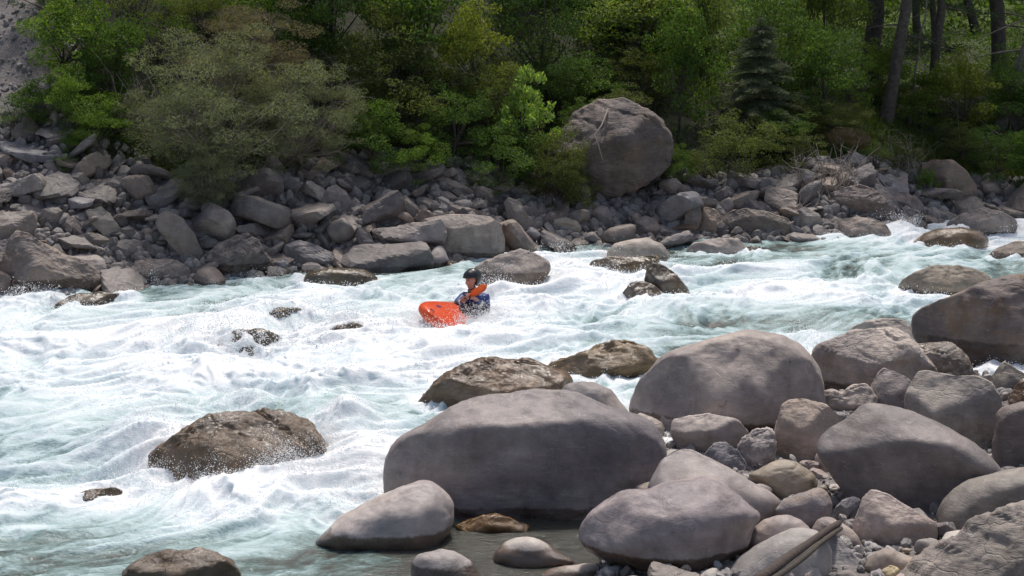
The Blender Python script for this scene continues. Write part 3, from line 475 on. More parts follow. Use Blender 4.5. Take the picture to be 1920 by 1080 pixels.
for cat, lab, by, pts, tint, o in FAR:
    q = np.array([[float(v) for v in s.split(',')] for s in pts.split()]); cx = q[:, 0].mean()
    h = PT(cx, by); T = o.get('tf', .85)*math.sqrt(np.ptp(q[:, 0])*np.ptp(q[:, 1])/4)/FPX*h[1]
    o.setdefault('facet', 4); o.setdefault('k', .02); o.setdefault('smooth', False); tint = [c*.86 for c in tint]; w0 = o.pop('wz', -1); zg = float(wbase(h[0], h[1]))
    traced_rock('boulder' if cat == BO else 'rock', lab, cat, by, zg, pts, tint, Yc=h[1]+.35*T, wz=w0 if w0 > -.5 else -5, **o)
    placed.append((h[0], h[1]+.35*T, np.ptp(q[:, 0])/2/FPX*h[1]))

# far bank: the many loose blocks, every one an object of its own
def hull_rock(seed, sub=4, kind='block'):
    rs = np.random.RandomState(seed); Q, F = ico(sub)
    n = {'block': 8, 'slab': 8, 'round': 26}[kind]
    N = rs.normal(size=(n, 3)); N /= np.linalg.norm(N, axis=1)[:, None]; dd = rs.uniform(.62, .95, n)
    if kind != 'round':
        N = np.concatenate([N, [[0, .05, 1], [.05, 0, -1]]]); dd = np.concatenate([dd, [.6, .6]])
    dot = (Q@N.T)/dd; dot = np.maximum(dot, 1e-3)
    m = (dot**60).sum(1)**(1/60.) if kind != 'round' else (dot**9).sum(1)**(1/9.)
    r = 1/np.maximum(m, .62)
    V = Q*r[:, None]
    V *= {'block': (1, .8, .72), 'slab': (1.15, .8, .36), 'round': (1, .85, .75)}[kind]
    V = displace(V, F, 1., .24 if kind != 'round' else .15, .3 if kind != 'round' else 0, seed)
    return mesh_np(kind+'_stone', V, F, [M_ROCK], smooth=kind == 'round')
PROTO = {k: [hull_rock(100*i+j, 4, k) for j in range(7)] for i, k in enumerate(('block', 'slab', 'round'))}
rng = random.Random(11)
def pix(p):
    v = np.array(p)-CAM; f = v@FW; return 960+FPX*(v@RT)/f, 540-FPX*(v@UP)/f
TONES = [('dark grey', (.19, .178, .178)), ('grey', (.26, .24, .235)), ('brownish grey', (.27, .23, .205)), ('pale grey', (.37, .345, .335)), ('bluish grey', (.235, .235, .255)), ('rusty brown', (.28, .195, .14))]
TW = [34, 32, 24, 8, 8, 1]
ZONES = [(70, 'at far left edge'), (200, 'above the white veined boulder'), (300, 'left of the leaning slab'), (400, 'below the willow bush'), (520, 'behind the craggy dark boulder'), (650, 'above the bluish slab'), (780, 'left of the flat topped boulder'), (950, 'by the flat topped boulder'), (1050, 'near the twisted rock'), (1180, 'below the overhanging boulder'), (1300, 'right of the overhanging boulder'), (1480, 'behind the broad dark slab'), (1640, 'by the cracked slab'), (1760, 'near the small waterfall'), (9999, 'right of the small waterfall')]
items = []
def try_place(x, y, r, sep=.78):
    for a, b, c in placed:
        if (a-x)**2+((b-y)*1.15)**2 < ((r+c)*sep)**2: return False
    return True
def sample(nwant, rlo, rhi, sep, drange):
    n = 0
    for _ in range(14000):
        if n >= nwant: return
        x = rng.uniform(-11.2, 11.5); wl = float(np.interp(x, WLX, WLY)); ve = float(veg_edge(x))
        y = wl + rng.uniform(*drange)*max(.8, ve-wl+.2) - .1
        r = rng.uniform(rlo, rhi)
        if y > ve+.15 or not try_place(x, y, r, sep): continue
        px, py = pix((x, y, terrain(x, y)))
        if px < -40 or px > 1960: continue
        placed.append((x, y, r)); items.append((x, y, r)); n += 1
sample(20, .34, .46, .76, (-.04, .6)); sample(75, .20, .32, .68, (-.06, 1.)); sample(170, .12, .20, .60, (-.06, 1.02))
recs = []
for x, y, r in items:
    z = float(terrain(x, y)); px, py = pix((x, y, z))
    kind = rng.choices(['block', 'slab', 'round'], [6, 5, 1] if px < 1000 else [5, 3, 2])[0]
    tn = rng.choices(range(len(TONES)), TW)[0]
    o = obj('rock', PROTO[kind][rng.randrange(7)])
    o.location = (x, y, z+r*{'block': .30, 'slab': .22, 'round': .34}[kind])
    o.scale = [r*rng.uniform(.9, 1.15) for _ in range(3)]
    tilt = R(32) if kind == 'slab' else R(60)
    o.rotation_euler = (rng.uniform(-.3, 1)*tilt, rng.uniform(-.7, .7)*tilt, rng.uniform(0, 6.28))
    j = rng.uniform(.85, 1.15); o.color = c4([c*j*.88 for c in TONES[tn][1]])
    wl = float(np.interp(x, WLX, WLY)); d = y-wl
    o['wet'] = 0.; o['wetz'] = float(wbase(x, wl)+.06); o['rug'] = .35 if kind != 'round' else .1; o['och'] = .15 if tn == 5 else 0.
    size = 'big' if r > .36 else ('medium' if r > .21 else 'small')
    form = {'block': 'angular rock', 'slab': 'flat slab', 'round': 'rounded rock'}[kind]
    row = 'waterside' if d < .7 else ('mid bank' if d < .62*(float(veg_edge(x))-wl) else 'upper bank')
    zone = next(t for lim, t in ZONES if px < lim)
    recs.append((f'{size} {TONES[tn][0]} {form}, {row}, {zone}', px, o))
ORD = ['leftmost', 'second from left', 'third from left', 'fourth from left', 'fifth from left', 'sixth from left', 'seventh from left', 'eighth from left']
by = {}
for l, px, o in recs: by.setdefault(l, []).append((px, o))
for l, L in by.items():
    L.sort(key=lambda e: e[0])
    for i, (px, o) in enumerate(L):
        tag(o, l if len(L) == 1 else f'{l}, {ORD[min(i, 7)]}', 'rock', 'loose rocks along the far bank')

# stones too many to count
def stone_field(name, pts, sizes, seed, mat, kind='stuff'):
    rs = np.random.RandomState(seed); Q, F = ico(2); n = len(pts)
    base = []
    for s in range(6):
        N = rs.normal(size=(8, 3)); N /= np.linalg.norm(N, axis=1)[:, None]; dot = np.maximum((Q@N.T)/rs.uniform(.6, .95, 8), 1e-3)
        base.append(Q/np.maximum((dot**14).sum(1)**(1/14.), .75)[:, None])
    base = np.array(base)
    V = base[rs.randint(0, 6, n)]*rs.uniform(.5, 1.1, (n, 1, 3))
    a = rs.uniform(0, 6.28, n); b = rs.uniform(-.6, .6, n)
    ca, sa, cb, sb = np.cos(a)[:, None], np.sin(a)[:, None], np.cos(b)[:, None], np.sin(b)[:, None]
    x, y, z = V[..., 0], V[..., 1], V[..., 2]
    y, z = y*cb-z*sb, y*sb+z*cb; x, y = x*ca-y*sa, x*sa+y*ca
    V = np.stack([x, y, z], -1)*sizes[:, None, None]+pts[:, None, :]
    Fa = (F[None]+(np.arange(n)*len(Q))[:, None, None]).reshape(-1, 3)
    o = obj(name, mesh_np(name, V.reshape(-1, 3), Fa, [mat], smooth=False)); return tag(o, kind=kind)
def scree_material(name, a, b_):
    t = NT(name); geo = t.n('NewGeometry'); r = geo.outputs['Random Per Island']; nz = t.noise(geo.outputs['Position'], 30., 4., .6)
    c = t.mix(r, c4(a), c4(b_)); c = t.mix(1., c, t.n('CombineColor', i0=t.mr(nz, .3, .7, .7, 1.25), i1=t.mr(nz, .3, .7, .7, 1.25), i2=t.mr(nz, .3, .7, .7, 1.25)), 'MULTIPLY')
    b = t.n('BsdfPrincipled', Roughness=.85); t.put(b.inputs['Base Color'], c); t.surf(b); return t.m
rs = np.random.RandomState(5)
n = 30000; x = rs.uniform(-13, 13, n); wl = np.interp(x, WLX, WLY); ve = veg_edge(x)
y = wl+rs.uniform(-.1, 1.05, n)*(ve-wl+.5); keep = (y < ve+.4); x, y = x[keep][:14000], y[keep][:14000]
s = .03+.12*rs.power(.4, len(x))
stone_field('scree', np.stack([x, y, terrain(x, y)+s*.2], -1), s, 3, scree_material('scree_stone', (.10, .09, .085), (.30, .27, .255)))
n = 9000; x = rs.uniform(-13, -5.5, n); y = 24+rs.uniform(0, 14, n); keep = (x/y < -.262); x, y = x[keep], y[keep]
s = .02+.05*rs.power(.35, len(x))
stone_field('hillside_scree', np.stack([x, y, terrain(x, y)+s*.2], -1), s, 4, scree_material('slope_stone', (.17, .155, .15), (.33, .30, .29)))
n = 26000; x = rs.uniform(-.6, 8, n); y = rs.uniform(9.5, 19, n); nb = np.interp(x, NBX, NBY); keep = (nb-y > -.25); x, y = x[keep][:9000], y[keep][:9000]
s = .012+.060*rs.power(.3, len(x))
stone_field('gravel', np.stack([x, y, terrain(x, y)+s*.3], -1), s, 6, scree_material('gravel_stone', (.12, .11, .105), (.42, .39, .37)))
# pebbles and cobbles wedged between the boulders of the near bank
PB = [(1525, 873, 15, (.34, .29, .27), 'pinkish'), (1545, 917, 13, (.40, .37, .29), 'yellowish'), (1565, 918, 10, (.2, .18, .18), 'dark'), (1562, 942, 16, (.36, .34, .33), 'grey'), (1600, 928, 13, (.36, .33, .26), 'sandy'), (1497, 993, 9, (.4, .37, .34), 'pale'), (1548, 965, 9, (.42, .40, .36), 'pale'), (1585, 1005, 12, (.36, .36, .36), 'grey'), (1602, 1015, 11, (.40, .40, .38), 'pale'), (1612, 1035, 13, (.33, .34, .36), 'bluish'), (1622, 1020, 12, (.24, .23, .21), 'dark'), (1606, 1045, 12, (.34, .34, .36), 'bluish'), (1590, 1022, 13, (.5, .5, .48), 'white'), (1628, 1033, 11, (.32, .33, .34), 'grey'), (1590, 988, 14, (.38, .38, .38), 'light grey'),
 (1305, 1062, 12, (.4, .38, .36), 'pale'), (1196, 1062, 14, (.36, .36, .36), 'grey'), (1175, 1072, 18, (.2, .18, .17), 'dark'), (1250, 1077, 22, (.42, .40, .40), 'pale'), (1120, 1045, 7, (.5, .5, .48), 'white'), (1148, 1052, 6, (.6, .6, .6), 'white'), (983, 1063, 12, (.25, .2, .15), 'brown'), (1010, 1066, 13, (.34, .27, .23), 'reddish'), (965, 1068, 9, (.3, .24, .17), 'brown'),
 (1425, 875, 10, (.3, .27, .25), 'brown'), (1395, 905, 12, (.28, .26, .25), 'grey'), (1240, 840, 14, (.36, .33, .32), 'grey'), (1255, 838, 12, (.26, .24, .23), 'dark'), (1645, 730, 12, (.36, .33, .32), 'grey'), (1885, 745, 12, (.32, .3, .28), 'grey'), (1858, 765, 14, (.3, .28, .26), 'grey'), (1700, 1035, 10, (.3, .25, .2), 'brown'), (1640, 1090, 14, (.34, .33, .34), 'grey')]
NEARB = [(1200, 'by the huge dark boulder'), (1320, 'near the pointed mauve boulder'), (1450, 'left of the olive rock'), (1580, 'under the charcoal boulder'), (1660, 'near the driftwood stick'), (9999, 'among the right edge boulders')]
by = {}
for i, (px, py, rp, col, tn) in enumerate(PB):
    h = PS(px, py+rp*.6, terrain, 8.); r = rp/FPX*h[1]
    if py < 1000 and h[2] < .0: h[2] = .05
    o = obj('cobble', PROTO['round'][i % 7] if i % 4 else PROTO['block'][i % 7]); o.location = (h[0], h[1]+r*.3, h[2]+r*.55)
    o.scale = (r*1.12, r, r*.95); o.rotation_euler = (i*.7, i*.3, i*1.1); o.color = c4(col); o['wet'] = 0.; o['wetz'] = .02; o['rug'] = .1; o['och'] = 0.
    lab = f"{'tiny' if rp < 13 else 'fist sized'} {tn} cobble {next(t for l, t in NEARB if px < l)}"
    by.setdefault(lab, []).append((px, o))
for l, L in by.items():
    L.sort(key=lambda e: e[0])
    for i, (px, o) in enumerate(L): tag(o, l if len(L) == 1 else f'{l}, {ORD[i]}', 'cobble', 'cobbles between the near boulders')

rq = random.Random(3); more = []
TN2 = [('grey', (.31, .29, .28)), ('pale grey', (.42, .40, .385)), ('brown grey', (.29, .255, .23)), ('dark grey', (.20, .188, .184)), ('pinkish grey', (.36, .31, .295))]
for _ in range(9000):
    if len(more) >= 85: break
    px, py = rq.uniform(1190, 1930), rq.uniform(800, 1110); h = PS(px, py, terrain, 8.); r = rq.choice([.06, .075, .09, .12, .15, .19])*rq.uniform(.85, 1.15)
    if float(np.interp(h[0], NBX, NBY))-h[1] < .3: continue
    if any((o_.location.x-h[0])**2+(o_.location.y-h[1])**2 < (max(o_.dimensions.x, o_.dimensions.y)*.42+r*.5)**2 for o_ in FGO): continue
    if any((m_[0]-h[0])**2+(m_[1]-h[1])**2 < ((m_[2]+r)*.72)**2 for m_ in more): continue
    more.append((h[0], h[1], r, px, py))
by = {}
for i, (x_, y_, r, px, py) in enumerate(more):
    kd = rq.choice(['block', 'round', 'round']); tn, col = rq.choice(TN2)
    o = obj('cobble', PROTO[kd][i % 7]); o.location = (x_, y_, float(terrain(x_, y_))+r*.42); o.scale = (r*1.1, r*1.1, r); o.rotation_euler = (rq.uniform(-.4, .4), rq.uniform(-.4, .4), rq.uniform(0, 6.28))
    o.color = c4(col); o['wet'] = 0.; o['wetz'] = .02; o['rug'] = .15; o['och'] = 0.
    lab = f"{'big' if r > .14 else 'medium' if r > .085 else 'small'} {tn} {'angular' if kd == 'block' else 'rounded'} cobble {next(t for l, t in NEARB if px < l)}{', lower' if py > 960 else ''}"
    by.setdefault(lab, []).append((px, o))
for l, L in by.items():
    L.sort(key=lambda e: e[0])
    for i, (px, o) in enumerate(L): tag(o, l if len(L) == 1 else f'{l}, {ORD[min(i, 7)]}', 'cobble', 'cobbles between the near boulders')

# driftwood stick, split along its length, across the blue grey slabs
bpy.context.view_layer.update()
def surf_at(px, py, lift):
    d = Vector(ray(px, py)).normalized(); best = 99.
    for o_ in FGO:
        ok, hit, _, _ = o_.ray_cast(Vector(CAM)-o_.location, d)
        if ok: best = min(best, (hit-(Vector(CAM)-o_.location)).length)
    return np.array(Vector(CAM)+d*(best-lift))
us_ = np.linspace(0, .94, 16); Sy = np.array([surf_at(1412+160*u, 1090-108*u, .09)[1] for u in us_]); Yb_ = float(min(Sy[-1], surf_at(1565, 987, .09)[1])); Ya_ = float(np.min((Sy-us_*Yb_)/(1-us_)))
# a rigid stick resting on the highest points under it
ta = PY(1412, 1090, Ya_); tb = PY(1572, 982, Yb_)

t = bpy.data.objects.new('driftwood_stick', None); COL.objects.link(t); t.location = ta
tag(t, 'split brown driftwood stick lying across the blue grey slabs at the bottom', 'driftwood')
def stick(a, b, r0, r1, seed, n=14, k=10, wob=.012):
    u = np.linspace(0, 1, n)[:, None]; Pth = a+(b-a)*u; Pth = Pth+wob*np.stack([pn(np.stack([u[:, 0]*3, u[:, 0]*0+j, u[:, 0]*0], -1), seed) for j in range(3)], -1)
    V, F = tube(Pth-ta, np.linspace(r0, r1, n)*(1+.12*pn(xy3(u[:, 0]*6, u[:, 0]*0), seed+9)), k)
    c0, c1 = len(V), len(V)+1; V = np.concatenate([V, [Pth[0]-ta, Pth[-1]-ta]])
    E = [(c0, (i+1) % k, i, i) for i in range(k)]+[(c1, (n-1)*k+i, (n-1)*k+(i+1) % k, (n-1)*k+(i+1) % k) for i in range(k)]
    bm = bmesh.new(); vs = [bm.verts.new(v) for v in V]
    for f in list(F)+E:
        ids = list(dict.fromkeys(int(q) for q in f)); bm.faces.new([vs[q] for q in ids])
    me = bpy.data.meshes.new('stick'); bm.to_mesh(me); bm.free()
    for p in me.polygons: p.use_smooth = True
    return me
m1 = stick(ta, tb, .038, .026, 2); m1.materials.append(simple('driftwood', (.060, .042, .034), .8, nscale=25, var=.35, bump=.8)); obj('bark_side', m1, t)
off = np.array([.030, -.02, -.032]); m2 = stick(ta+off*1.3, ta+off*.9+(tb-ta)*.985, .026, .018, 5); m2.materials.append(simple('driftwood_inside', (.060, .048, .036), .8, nscale=25, var=.3, bump=.6)); obj('split_side', m2, t)
# ---------------------------------------------------------------- the river
FC = """1350,462,.22 1480,465,.28 1600,468,.35 1700,470,.5 1800,480,.5 1900,488,.6 1690,436,1 1650,445,.8 1760,412,.15 1720,415,.45 1880,440,1 1915,425,.95 1700,425,1 1860,450,1
1030,470,.3 1060,480,.6 1090,490,.9 1280,482,.35 1330,500,.25 1420,500,.28 1450,480,.45 1540,485,.55 1600,500,.4 1680,500,.5 1850,505,.5 1560,515,.45 1250,505,.5
660,508,.12 600,512,.2 740,506,.2 840,503,.4 760,520,.45 700,530,.75 820,525,.55 1050,510,1 1080,530,1 1120,520,.95 1160,510,.8 1300,525,.6 1320,545,.75 1400,530,.55 1450,530,.75 1500,525,.85 1550,535,.95 1650,530,.65 1690,575,.8
20,568,.95 100,580,.85 180,565,.35 240,552,.25 320,555,.3 380,545,.5 450,550,.75 560,545,.7 640,555,.85 750,560,1 720,545,.8 840,555,.8 930,560,.8 1000,565,1 1060,565,1 1110,560,.95 1180,580,.85 1290,575,.8 1350,560,.85 1430,565,.9 1500,565,.9 1600,560,.85 1650,575,.7
50,600,1 120,595,.8 200,590,.5 270,600,.5 330,610,.75 420,590,.6 500,600,.75 600,595,.75 660,610,.5 720,600,.85 780,640,.9 900,620,1 960,600,1 1020,595,.9 1080,600,.85 1150,600,.7 1220,595,.65 1300,600,.45 1370,605,.35 1450,600,.35 1520,610,.3 1600,600,.35 1660,590,.5
20,630,.6 90,640,.75 160,630,.8 250,640,.95 350,650,1 450,640,.7 600,640,.7 700,640,.9 800,660,1 950,640,1 1000,650,.8 1060,640,.6 1110,630,.55 1180,620,.55 1250,640,.45 1300,625,.45 1530,650,.95 1480,630,.5 1570,625,.6 1450,635,.4
20,690,.7 90,680,.85 180,690,.9 300,690,1 420,690,1 520,680,.95 600,680,1 700,690,1 800,700,1 880,665,1 960,665,.75 1020,665,.7 
30,730,.65 120,735,.8 220,720,.9 330,720,1 450,725,.95 550,720,1 650,725,1 740,730,1 1120,740,.75 1150,755,.8 1100,718,.6
30,770,.7 110,775,.75 200,770,.9 300,765,.85 400,760,.6 480,755,.55 560,755,.6 640,760,.6 720,755,.45 780,775,.8 700,775,.5 660,785,.6
30,810,.7 120,810,.65 200,805,.5 270,800,.42 330,790,.5 650,810,.95 720,800,.7 770,790,.9 690,840,.9
30,860,.65 100,855,.5 170,850,.42 230,850,.40 640,850,.9 700,880,.9 650,890,.95
20,900,.75 90,895,.8 170,890,.85 240,895,.95 650,910,.95 690,910,.9
30,940,.75 90,960,.95 200,960,1 300,930,1 400,940,1 500,940,1 600,940,1 650,940,.8
30,985,.65 120,990,.8 220,985,.85 330,985,.95 430,985,.9 520,985,.9 590,975,.7
40,1020,.45 120,1020,.4 200,1015,.35 300,1010,.4 400,1005,.5 480,1010,.6 560,1010,.5 600,1040,.35 520,1040,.35 480,1060,.25 160,1050,.3 40,1060,.4 100,1075,.35 560,1070,.25 650,1040,.12 700,1060,.07 800,1030,.04 900,1010,.02 1000,1000,.0 1080,1000,.0 900,1080,.0 640,1080,.15"""
FCP = []
for tk in FC.split():
    a, b, c = [float(v) for v in tk.split(',')]; h = PW(a, b); FCP.append((h[0], h[1], c))
FCP = np.array(FCP)
FCP = np.concatenate([FCP, [(-9, 12, .6), (-14, 16, .8), (-15, 20, .8), (-14, 24, .6), (14, 26, .6), (16, 30, .6), (14, 33, .5), (10, 34, .4), (20, 30, .5), (-12, 9, .5), (-4, 8, .3), (0, 8, .1)]])
def foam_base(x, y):
    s = np.zeros(len(x)); w = np.zeros(len(x))
    for a, b, c in FCP:
        sg = .24+.016*b
        k = np.exp(-(((x-a)/(sg*1.35))**2+((y-b)/sg)**2)/1.4)+1e-9/(1+(x-a)**2+(y-b)**2); s += k*c; w += k
    return s/w
HUMPS = [(790, 655, .16, .55, .5), (900, 650, .10, .5, .35), (700, 640, .10, .6, .5), (620, 660, .08, .7, .6), (1000, 580, .16, .7, .6), (1080, 540, .20, .5, .9), (950, 560, .10, .3, .3), (450, 690, .08, .9, .5), (450, 598, .14, .9, .6), (460, 645, .15, .5, .3), (520, 600, .08, .5, .3), (640, 640, .12, .3, .3), (300, 640, .14, 1.1, .5), (120, 600, .12, .8, .4), (1280, 590, .14, 1.2, .5), (1450, 615, -.12, 1.2, .4), (1560, 590, .10, 1.0, .4), (1180, 625, .15, .7, .5), (1000, 640, .12, .5, .4), (1100, 590, -.10, .5, .5),
         (655, 800, .22, .25, .5), (265, 835, .20, .40, .45), (330, 800, .10, .5, .3), (220, 905, -.06, .3, .2), (450, 945, .12, .8, .3), (600, 960, .08, .35, .3), (250, 920, .10, .5, .2), (560, 770, .10, .8, .25), (450, 765, .12, .6, .25), (1690, 445, .15, .35, .35), (1530, 650, .12, .25, .3), (690, 880, .07, .3, .4), (830, 630, -.05, .3, .25), (870, 610, -.09, .4, .35),
         (600, 560, .12, .8, .3), (720, 560, .10, .4, .3), (200, 580, -.08, .6, .3), (1330, 515, .07, .9, .5), (1500, 500, .06, .8, .4)]
HP = [(PW(a, b), c, d, e) for a, b, c, d, e in HUMPS]
COLL = [(o_.location.x, o_.location.y, o_.dimensions.x*.5, o_.dimensions.y*.5) for o_ in FGO if o_.location.y > 14.2 and not (o_.location.x > 1.6 and o_.location.y < 19)]
bpy.context.view_layer.update(); COLL = [(o_.location.x, o_.location.y, max(.1, o_.dimensions.x*.47), max(.1, o_.dimensions.y*.47)) for o_ in FGO if o_.location.y > 14.2 and not (o_.location.x > 1.6 and o_.location.y < 19)]
def collar(x, y):
    s = np.zeros(len(x))
    for a, b, rx, ry in COLL:
        d = np.hypot((x-a)/rx, (y-b)/ry); s = np.maximum(s, np.exp(-((d-1.08)*min(rx, 1.)/.16)**2)*.45)
    return s
def river(x, y):
    """height and foam of the moving water"""
    f0 = foam_base(x, y)
    # flow runs from the far right towards the near left
    c, s = math.cos(R(28)), math.sin(R(28)); u = x*c+y*s; v = -x*s+y*c
    P = np.stack([u*.55, v, np.zeros_like(u)], -1)
    w1 = pn(P*.9, 1); w2 = pn(P*.9, 2)
    Q = P + .55*np.stack([w1, w2, 0*w1], -1)
    A = pn(Q*1.1, 3); Bn = ridge(Q*2.0, 2, 4); Cn = fbm(Q*3.6, 2, 8); D = ridge(Q*np.array([7., 9., 1.])+.6*np.stack([Cn, A, 0*A], -1), 1, 12)
    E = fbm(np.stack([x*9, y*9, 0*x], -1), 1, 15)
    pool = sst((f0-.05)/.25)
    f0 = f0+collar(x, y)*pool
    f = f0*.96+.01+.24*A*pool+.20*Cn*pool+.13*(D-.3)*pool
    amp = .012+.215*sst((f0-.1)/.7)
    z = wbase(x, y)
    for h, a, rx, ry in HP: z = z+a*np.exp(-(((x-h[0])/rx)**2+((y-h[1])/ry)**2))
    rgh = sst((f-.15)/.7)
    z = z+amp*(.75*A+.40*(Bn-.4))+(.006+.034*rgh)*Cn+(.003+.015*rgh)*(D-.4)+(.001+.006*rgh)*E*np.clip((22-y)/6, .25, 1)
    f = f+.9*np.clip(z-wbase(x, y)-.06, -.1, .25)*pool  # crests foamier; darker troughs are shading put into the tone for depth
    return z, np.clip(f, 0, 1.2), D
tt = np.concatenate([-1-np.linspace(1.6, 0.0, 40)[:-1]**1.6, np.linspace(-1, 1, 820), 1+np.linspace(0.0, 1.6, 40)[1:]**1.6])
yy = [7.5]
while yy[-1] < 36: yy.append(yy[-1]+(.021+.0013*max(0, yy[-1]-12) if yy[-1] > 11 else .05))
yy = np.array(yy)
T_, YY = np.meshgrid(tt, yy); XX = T_*(.345*YY+.6); x, y = XX.ravel(), YY.ravel()
zr, fo, D_ = river(x, y)
V = np.stack([x, y, zr], -1)
# crests lean over downstream a little, so the surface is not a plain height field
cur = np.clip(fo-.55, 0, .6); V[:, 0] -= .05*cur*(D_-.3); V[:, 1] -= .05*cur*(D_-.3)
Fq = grid_faces(len(yy), len(tt))
tz = terrain(x, y, False); bad = (tz > zr+.35); Fq = Fq[~bad[Fq].all(1)]
def water_material():
    t = NT('white_water'); geo = t.n('NewGeometry'); p = geo.outputs['Position']
    f = t.n('Attribute', attribute_name='foam').outputs['Fac']
    mp = t.n('Mapping', i0=p); mp.inputs['Rotation'].default_value = (0, 0, R(-28)); mp.inputs['Scale'].default_value = (.6, 1.25, 1.)
    n1 = t.noise(mp, 7., 6., .68, .8); n2 = t.noise(mp, 38., 4., .7, .4); n3 = t.noise(mp, 2.2, 4., .6, 1.2)
    g = t.math('ADD', f, t.math('MULTIPLY', t.math('SUBTRACT', n1, .5), .55))
    g = t.math('ADD', g, t.math('MULTIPLY', t.math('SUBTRACT', n2, .5), .36)); g = t.math('ADD', g, t.math('MULTIPLY', t.math('SUBTRACT', n3, .5), .28))
    cr = t.n('ValToRGB'); n4 = t.noise(mp, 95., 3., .7); t.put(cr.inputs[0], t.math('MULTIPLY', t.math('ADD', g, t.math('MULTIPLY', t.math('SUBTRACT', n4, .5), .20)), .78)); e = cr.color_ramp
    e.elements[0].position = .09; e.elements[0].color = c4((.052, .052, .045)); e.elements[1].position = .92; e.elements[1].color = c4((.85, .86, .87))
    for q, c in ((.20, (.10, .145, .135)), (.33, (.24, .335, .335)), (.44, (.42, .535, .55)), (.57, (.60, .675, .695)), (.74, (.72, .765, .79))):
        k = e.elements.new(q); k.color = c4(c)
    rg = t.mr(g, .25, .75, .06, .6)
    h = t.math('ADD', t.math('MULTIPLY', n1, .6), t.math('ADD', t.math('MULTIPLY', n2, .18), t.math('MULTIPLY', t.noise(mp, 16., 3., .6, .5), .35)))
    bp = t.n('Bump', Strength=.55, Distance=t.mr(g, .1, .8, .07, .04), Height=h)
    b = t.n('BsdfPrincipled'); t.put(b.inputs['Base Color'], cr); t.put(b.inputs['Roughness'], rg); t.put(b.inputs['Normal'], bp)
    b.inputs['IOR'].default_value = 1.33
    t.put(b.inputs['Subsurface Weight'], t.mr(g, .3, .8, 0., .6)); b.inputs['Subsurface Scale'].default_value = .06; b.inputs['Subsurface Radius'].default_value = (.8, 1., 1.)
    t.surf(b); return t.m
M_WATER = water_material()
me = mesh_np('river', V, Fq, [M_WATER]); at = me.attributes.new('foam', 'FLOAT', 'POINT'); at.data.foreach_set('value', fo.astype(np.float32))
tag(obj('river', me), kind='structure')

# flying drops and spray
def foam_material():
    t = NT('spray'); b = t.n('BsdfPrincipled', Roughness=.35); b.inputs['Base Color'].default_value = (.92, .94, .95, 1)
    t.surf(b); return t.m
M_SPRAY = foam_material()
SPRAY = [ # px, py, drops, spread across, spread along, height, size
 (845, 612, 2600, .26, .18, .20, .008), (900, 612, 2600, .20, .15, .20, .009), (870, 600, 900, .22, .12, .28, .006), (800, 635, 1800, .32, .2, .14, .009), (760, 620, 900, .35, .2, .25, .006),
 (812, 622, 2200, .24, .12, .10, .008), (880, 618, 1800, .25, .1, .12, .008),
 (925, 560, 900, .15, .12, .32, .008), (955, 545, 900, .22, .1, .30, .008), (1010, 540, 900, .3, .3, .22, .009), (1080, 520, 1400, .5, .5, .22, .009), (1060, 490, 500, .3, .3, .2, .008),
 (450, 660, 3800, .55, .25, .34, .011), (520, 610, 2400, .55, .3, .26, .010), (640, 640, 1700, .35, .25, .26, .010), (350, 640, 1200, .5, .3, .18, .009),
 (30, 570, 700, .35, .2, .2, .009), (215, 535, 300, .15, .1, .2, .008), (100, 572, 600, .3, .2, .2, .009), (280, 538, 300, .12, .1, .28, .008), (500, 535, 700, .5, .2, .16, .007),
 (1250, 530, 700, .15, .3, .25, .008), (1690, 440, 1200, .3, .25, .28, .010), (1880, 440, 1000, .35, .3, .28, .010), (1740, 570, 400, .3, .15, .14, .007),
 (300, 880, 1300, .25, .2, .22, .006), (420, 905, 2400, .45, .15, .26, .006), (560, 905, 2400, .30, .15, .28, .006), (630, 850, 1800, .14, .4, .25, .006), (560, 790, 900, .3, .12, .18, .005), (330, 830, 1000, .3, .2, .22, .005), (650, 920, 1500, .25, .2, .2, .006), (330, 800, 1500, .4, .15, .10, .006), (480, 770, 1500, .5, .08, .10, .006), (615, 830, 2200, .10, .3, .22, .007), (380, 915, 2200, .5, .10, .22, .007), (520, 915, 2200, .4, .10, .22, .007), (250, 870, 1500, .2, .3, .15, .006), (250, 930, 900, .3, .15, .15, .006),
 (450, 775, 700, .6, .08, .10, .005), (1520, 650, 900, .2, .2, .2, .007), (1560, 630, 500, .2, .2, .15, .007), (720, 850, 700, .1, .3, .2, .006), (700, 900, 800, .15, .3, .18, .006), (1905, 670, 250, .1, .1, .12, .006), (1190, 650, 400, .3, .1, .12, .005), (600, 960, 700, .3, .2, .14, .005)]
rs = np.random.RandomState(21); oc = np.array([[1, 0, 0], [-1, 0, 0], [0, 1, 0], [0, -1, 0], [0, 0, 1], [0, 0, -1]], float)
of = np.array([[0, 2, 4], [2, 1, 4], [1, 3, 4], [3, 0, 4], [2, 0, 5], [1, 2, 5], [3, 1, 5], [0, 3, 5]])
allp, alls = [], []
for px, py, n, sx, sy, h, sz in SPRAY:
    c = PW(px, py); m = max(6, n//45)
    cc = np.stack([c[0]+sx*rs.normal(size=m), c[1]+sy*rs.normal(size=m), h*rs.power(.5, m)*.9], -1)
    k = rs.randint(0, m, n); q = cc[k]+rs.normal(size=(n, 3))*np.array([.07, .06, .06])*rs.uniform(.3, 1.5, (n, 1))
    zr_, _, _ = river(q[:, 0], q[:, 1]); q[:, 2] = zr_+np.abs(q[:, 2])-.01
    allp.append(q); alls.append(sz*rs.uniform(.35, 1.0, n)*np.where(rs.rand(n) < .06, 1.7, 1))
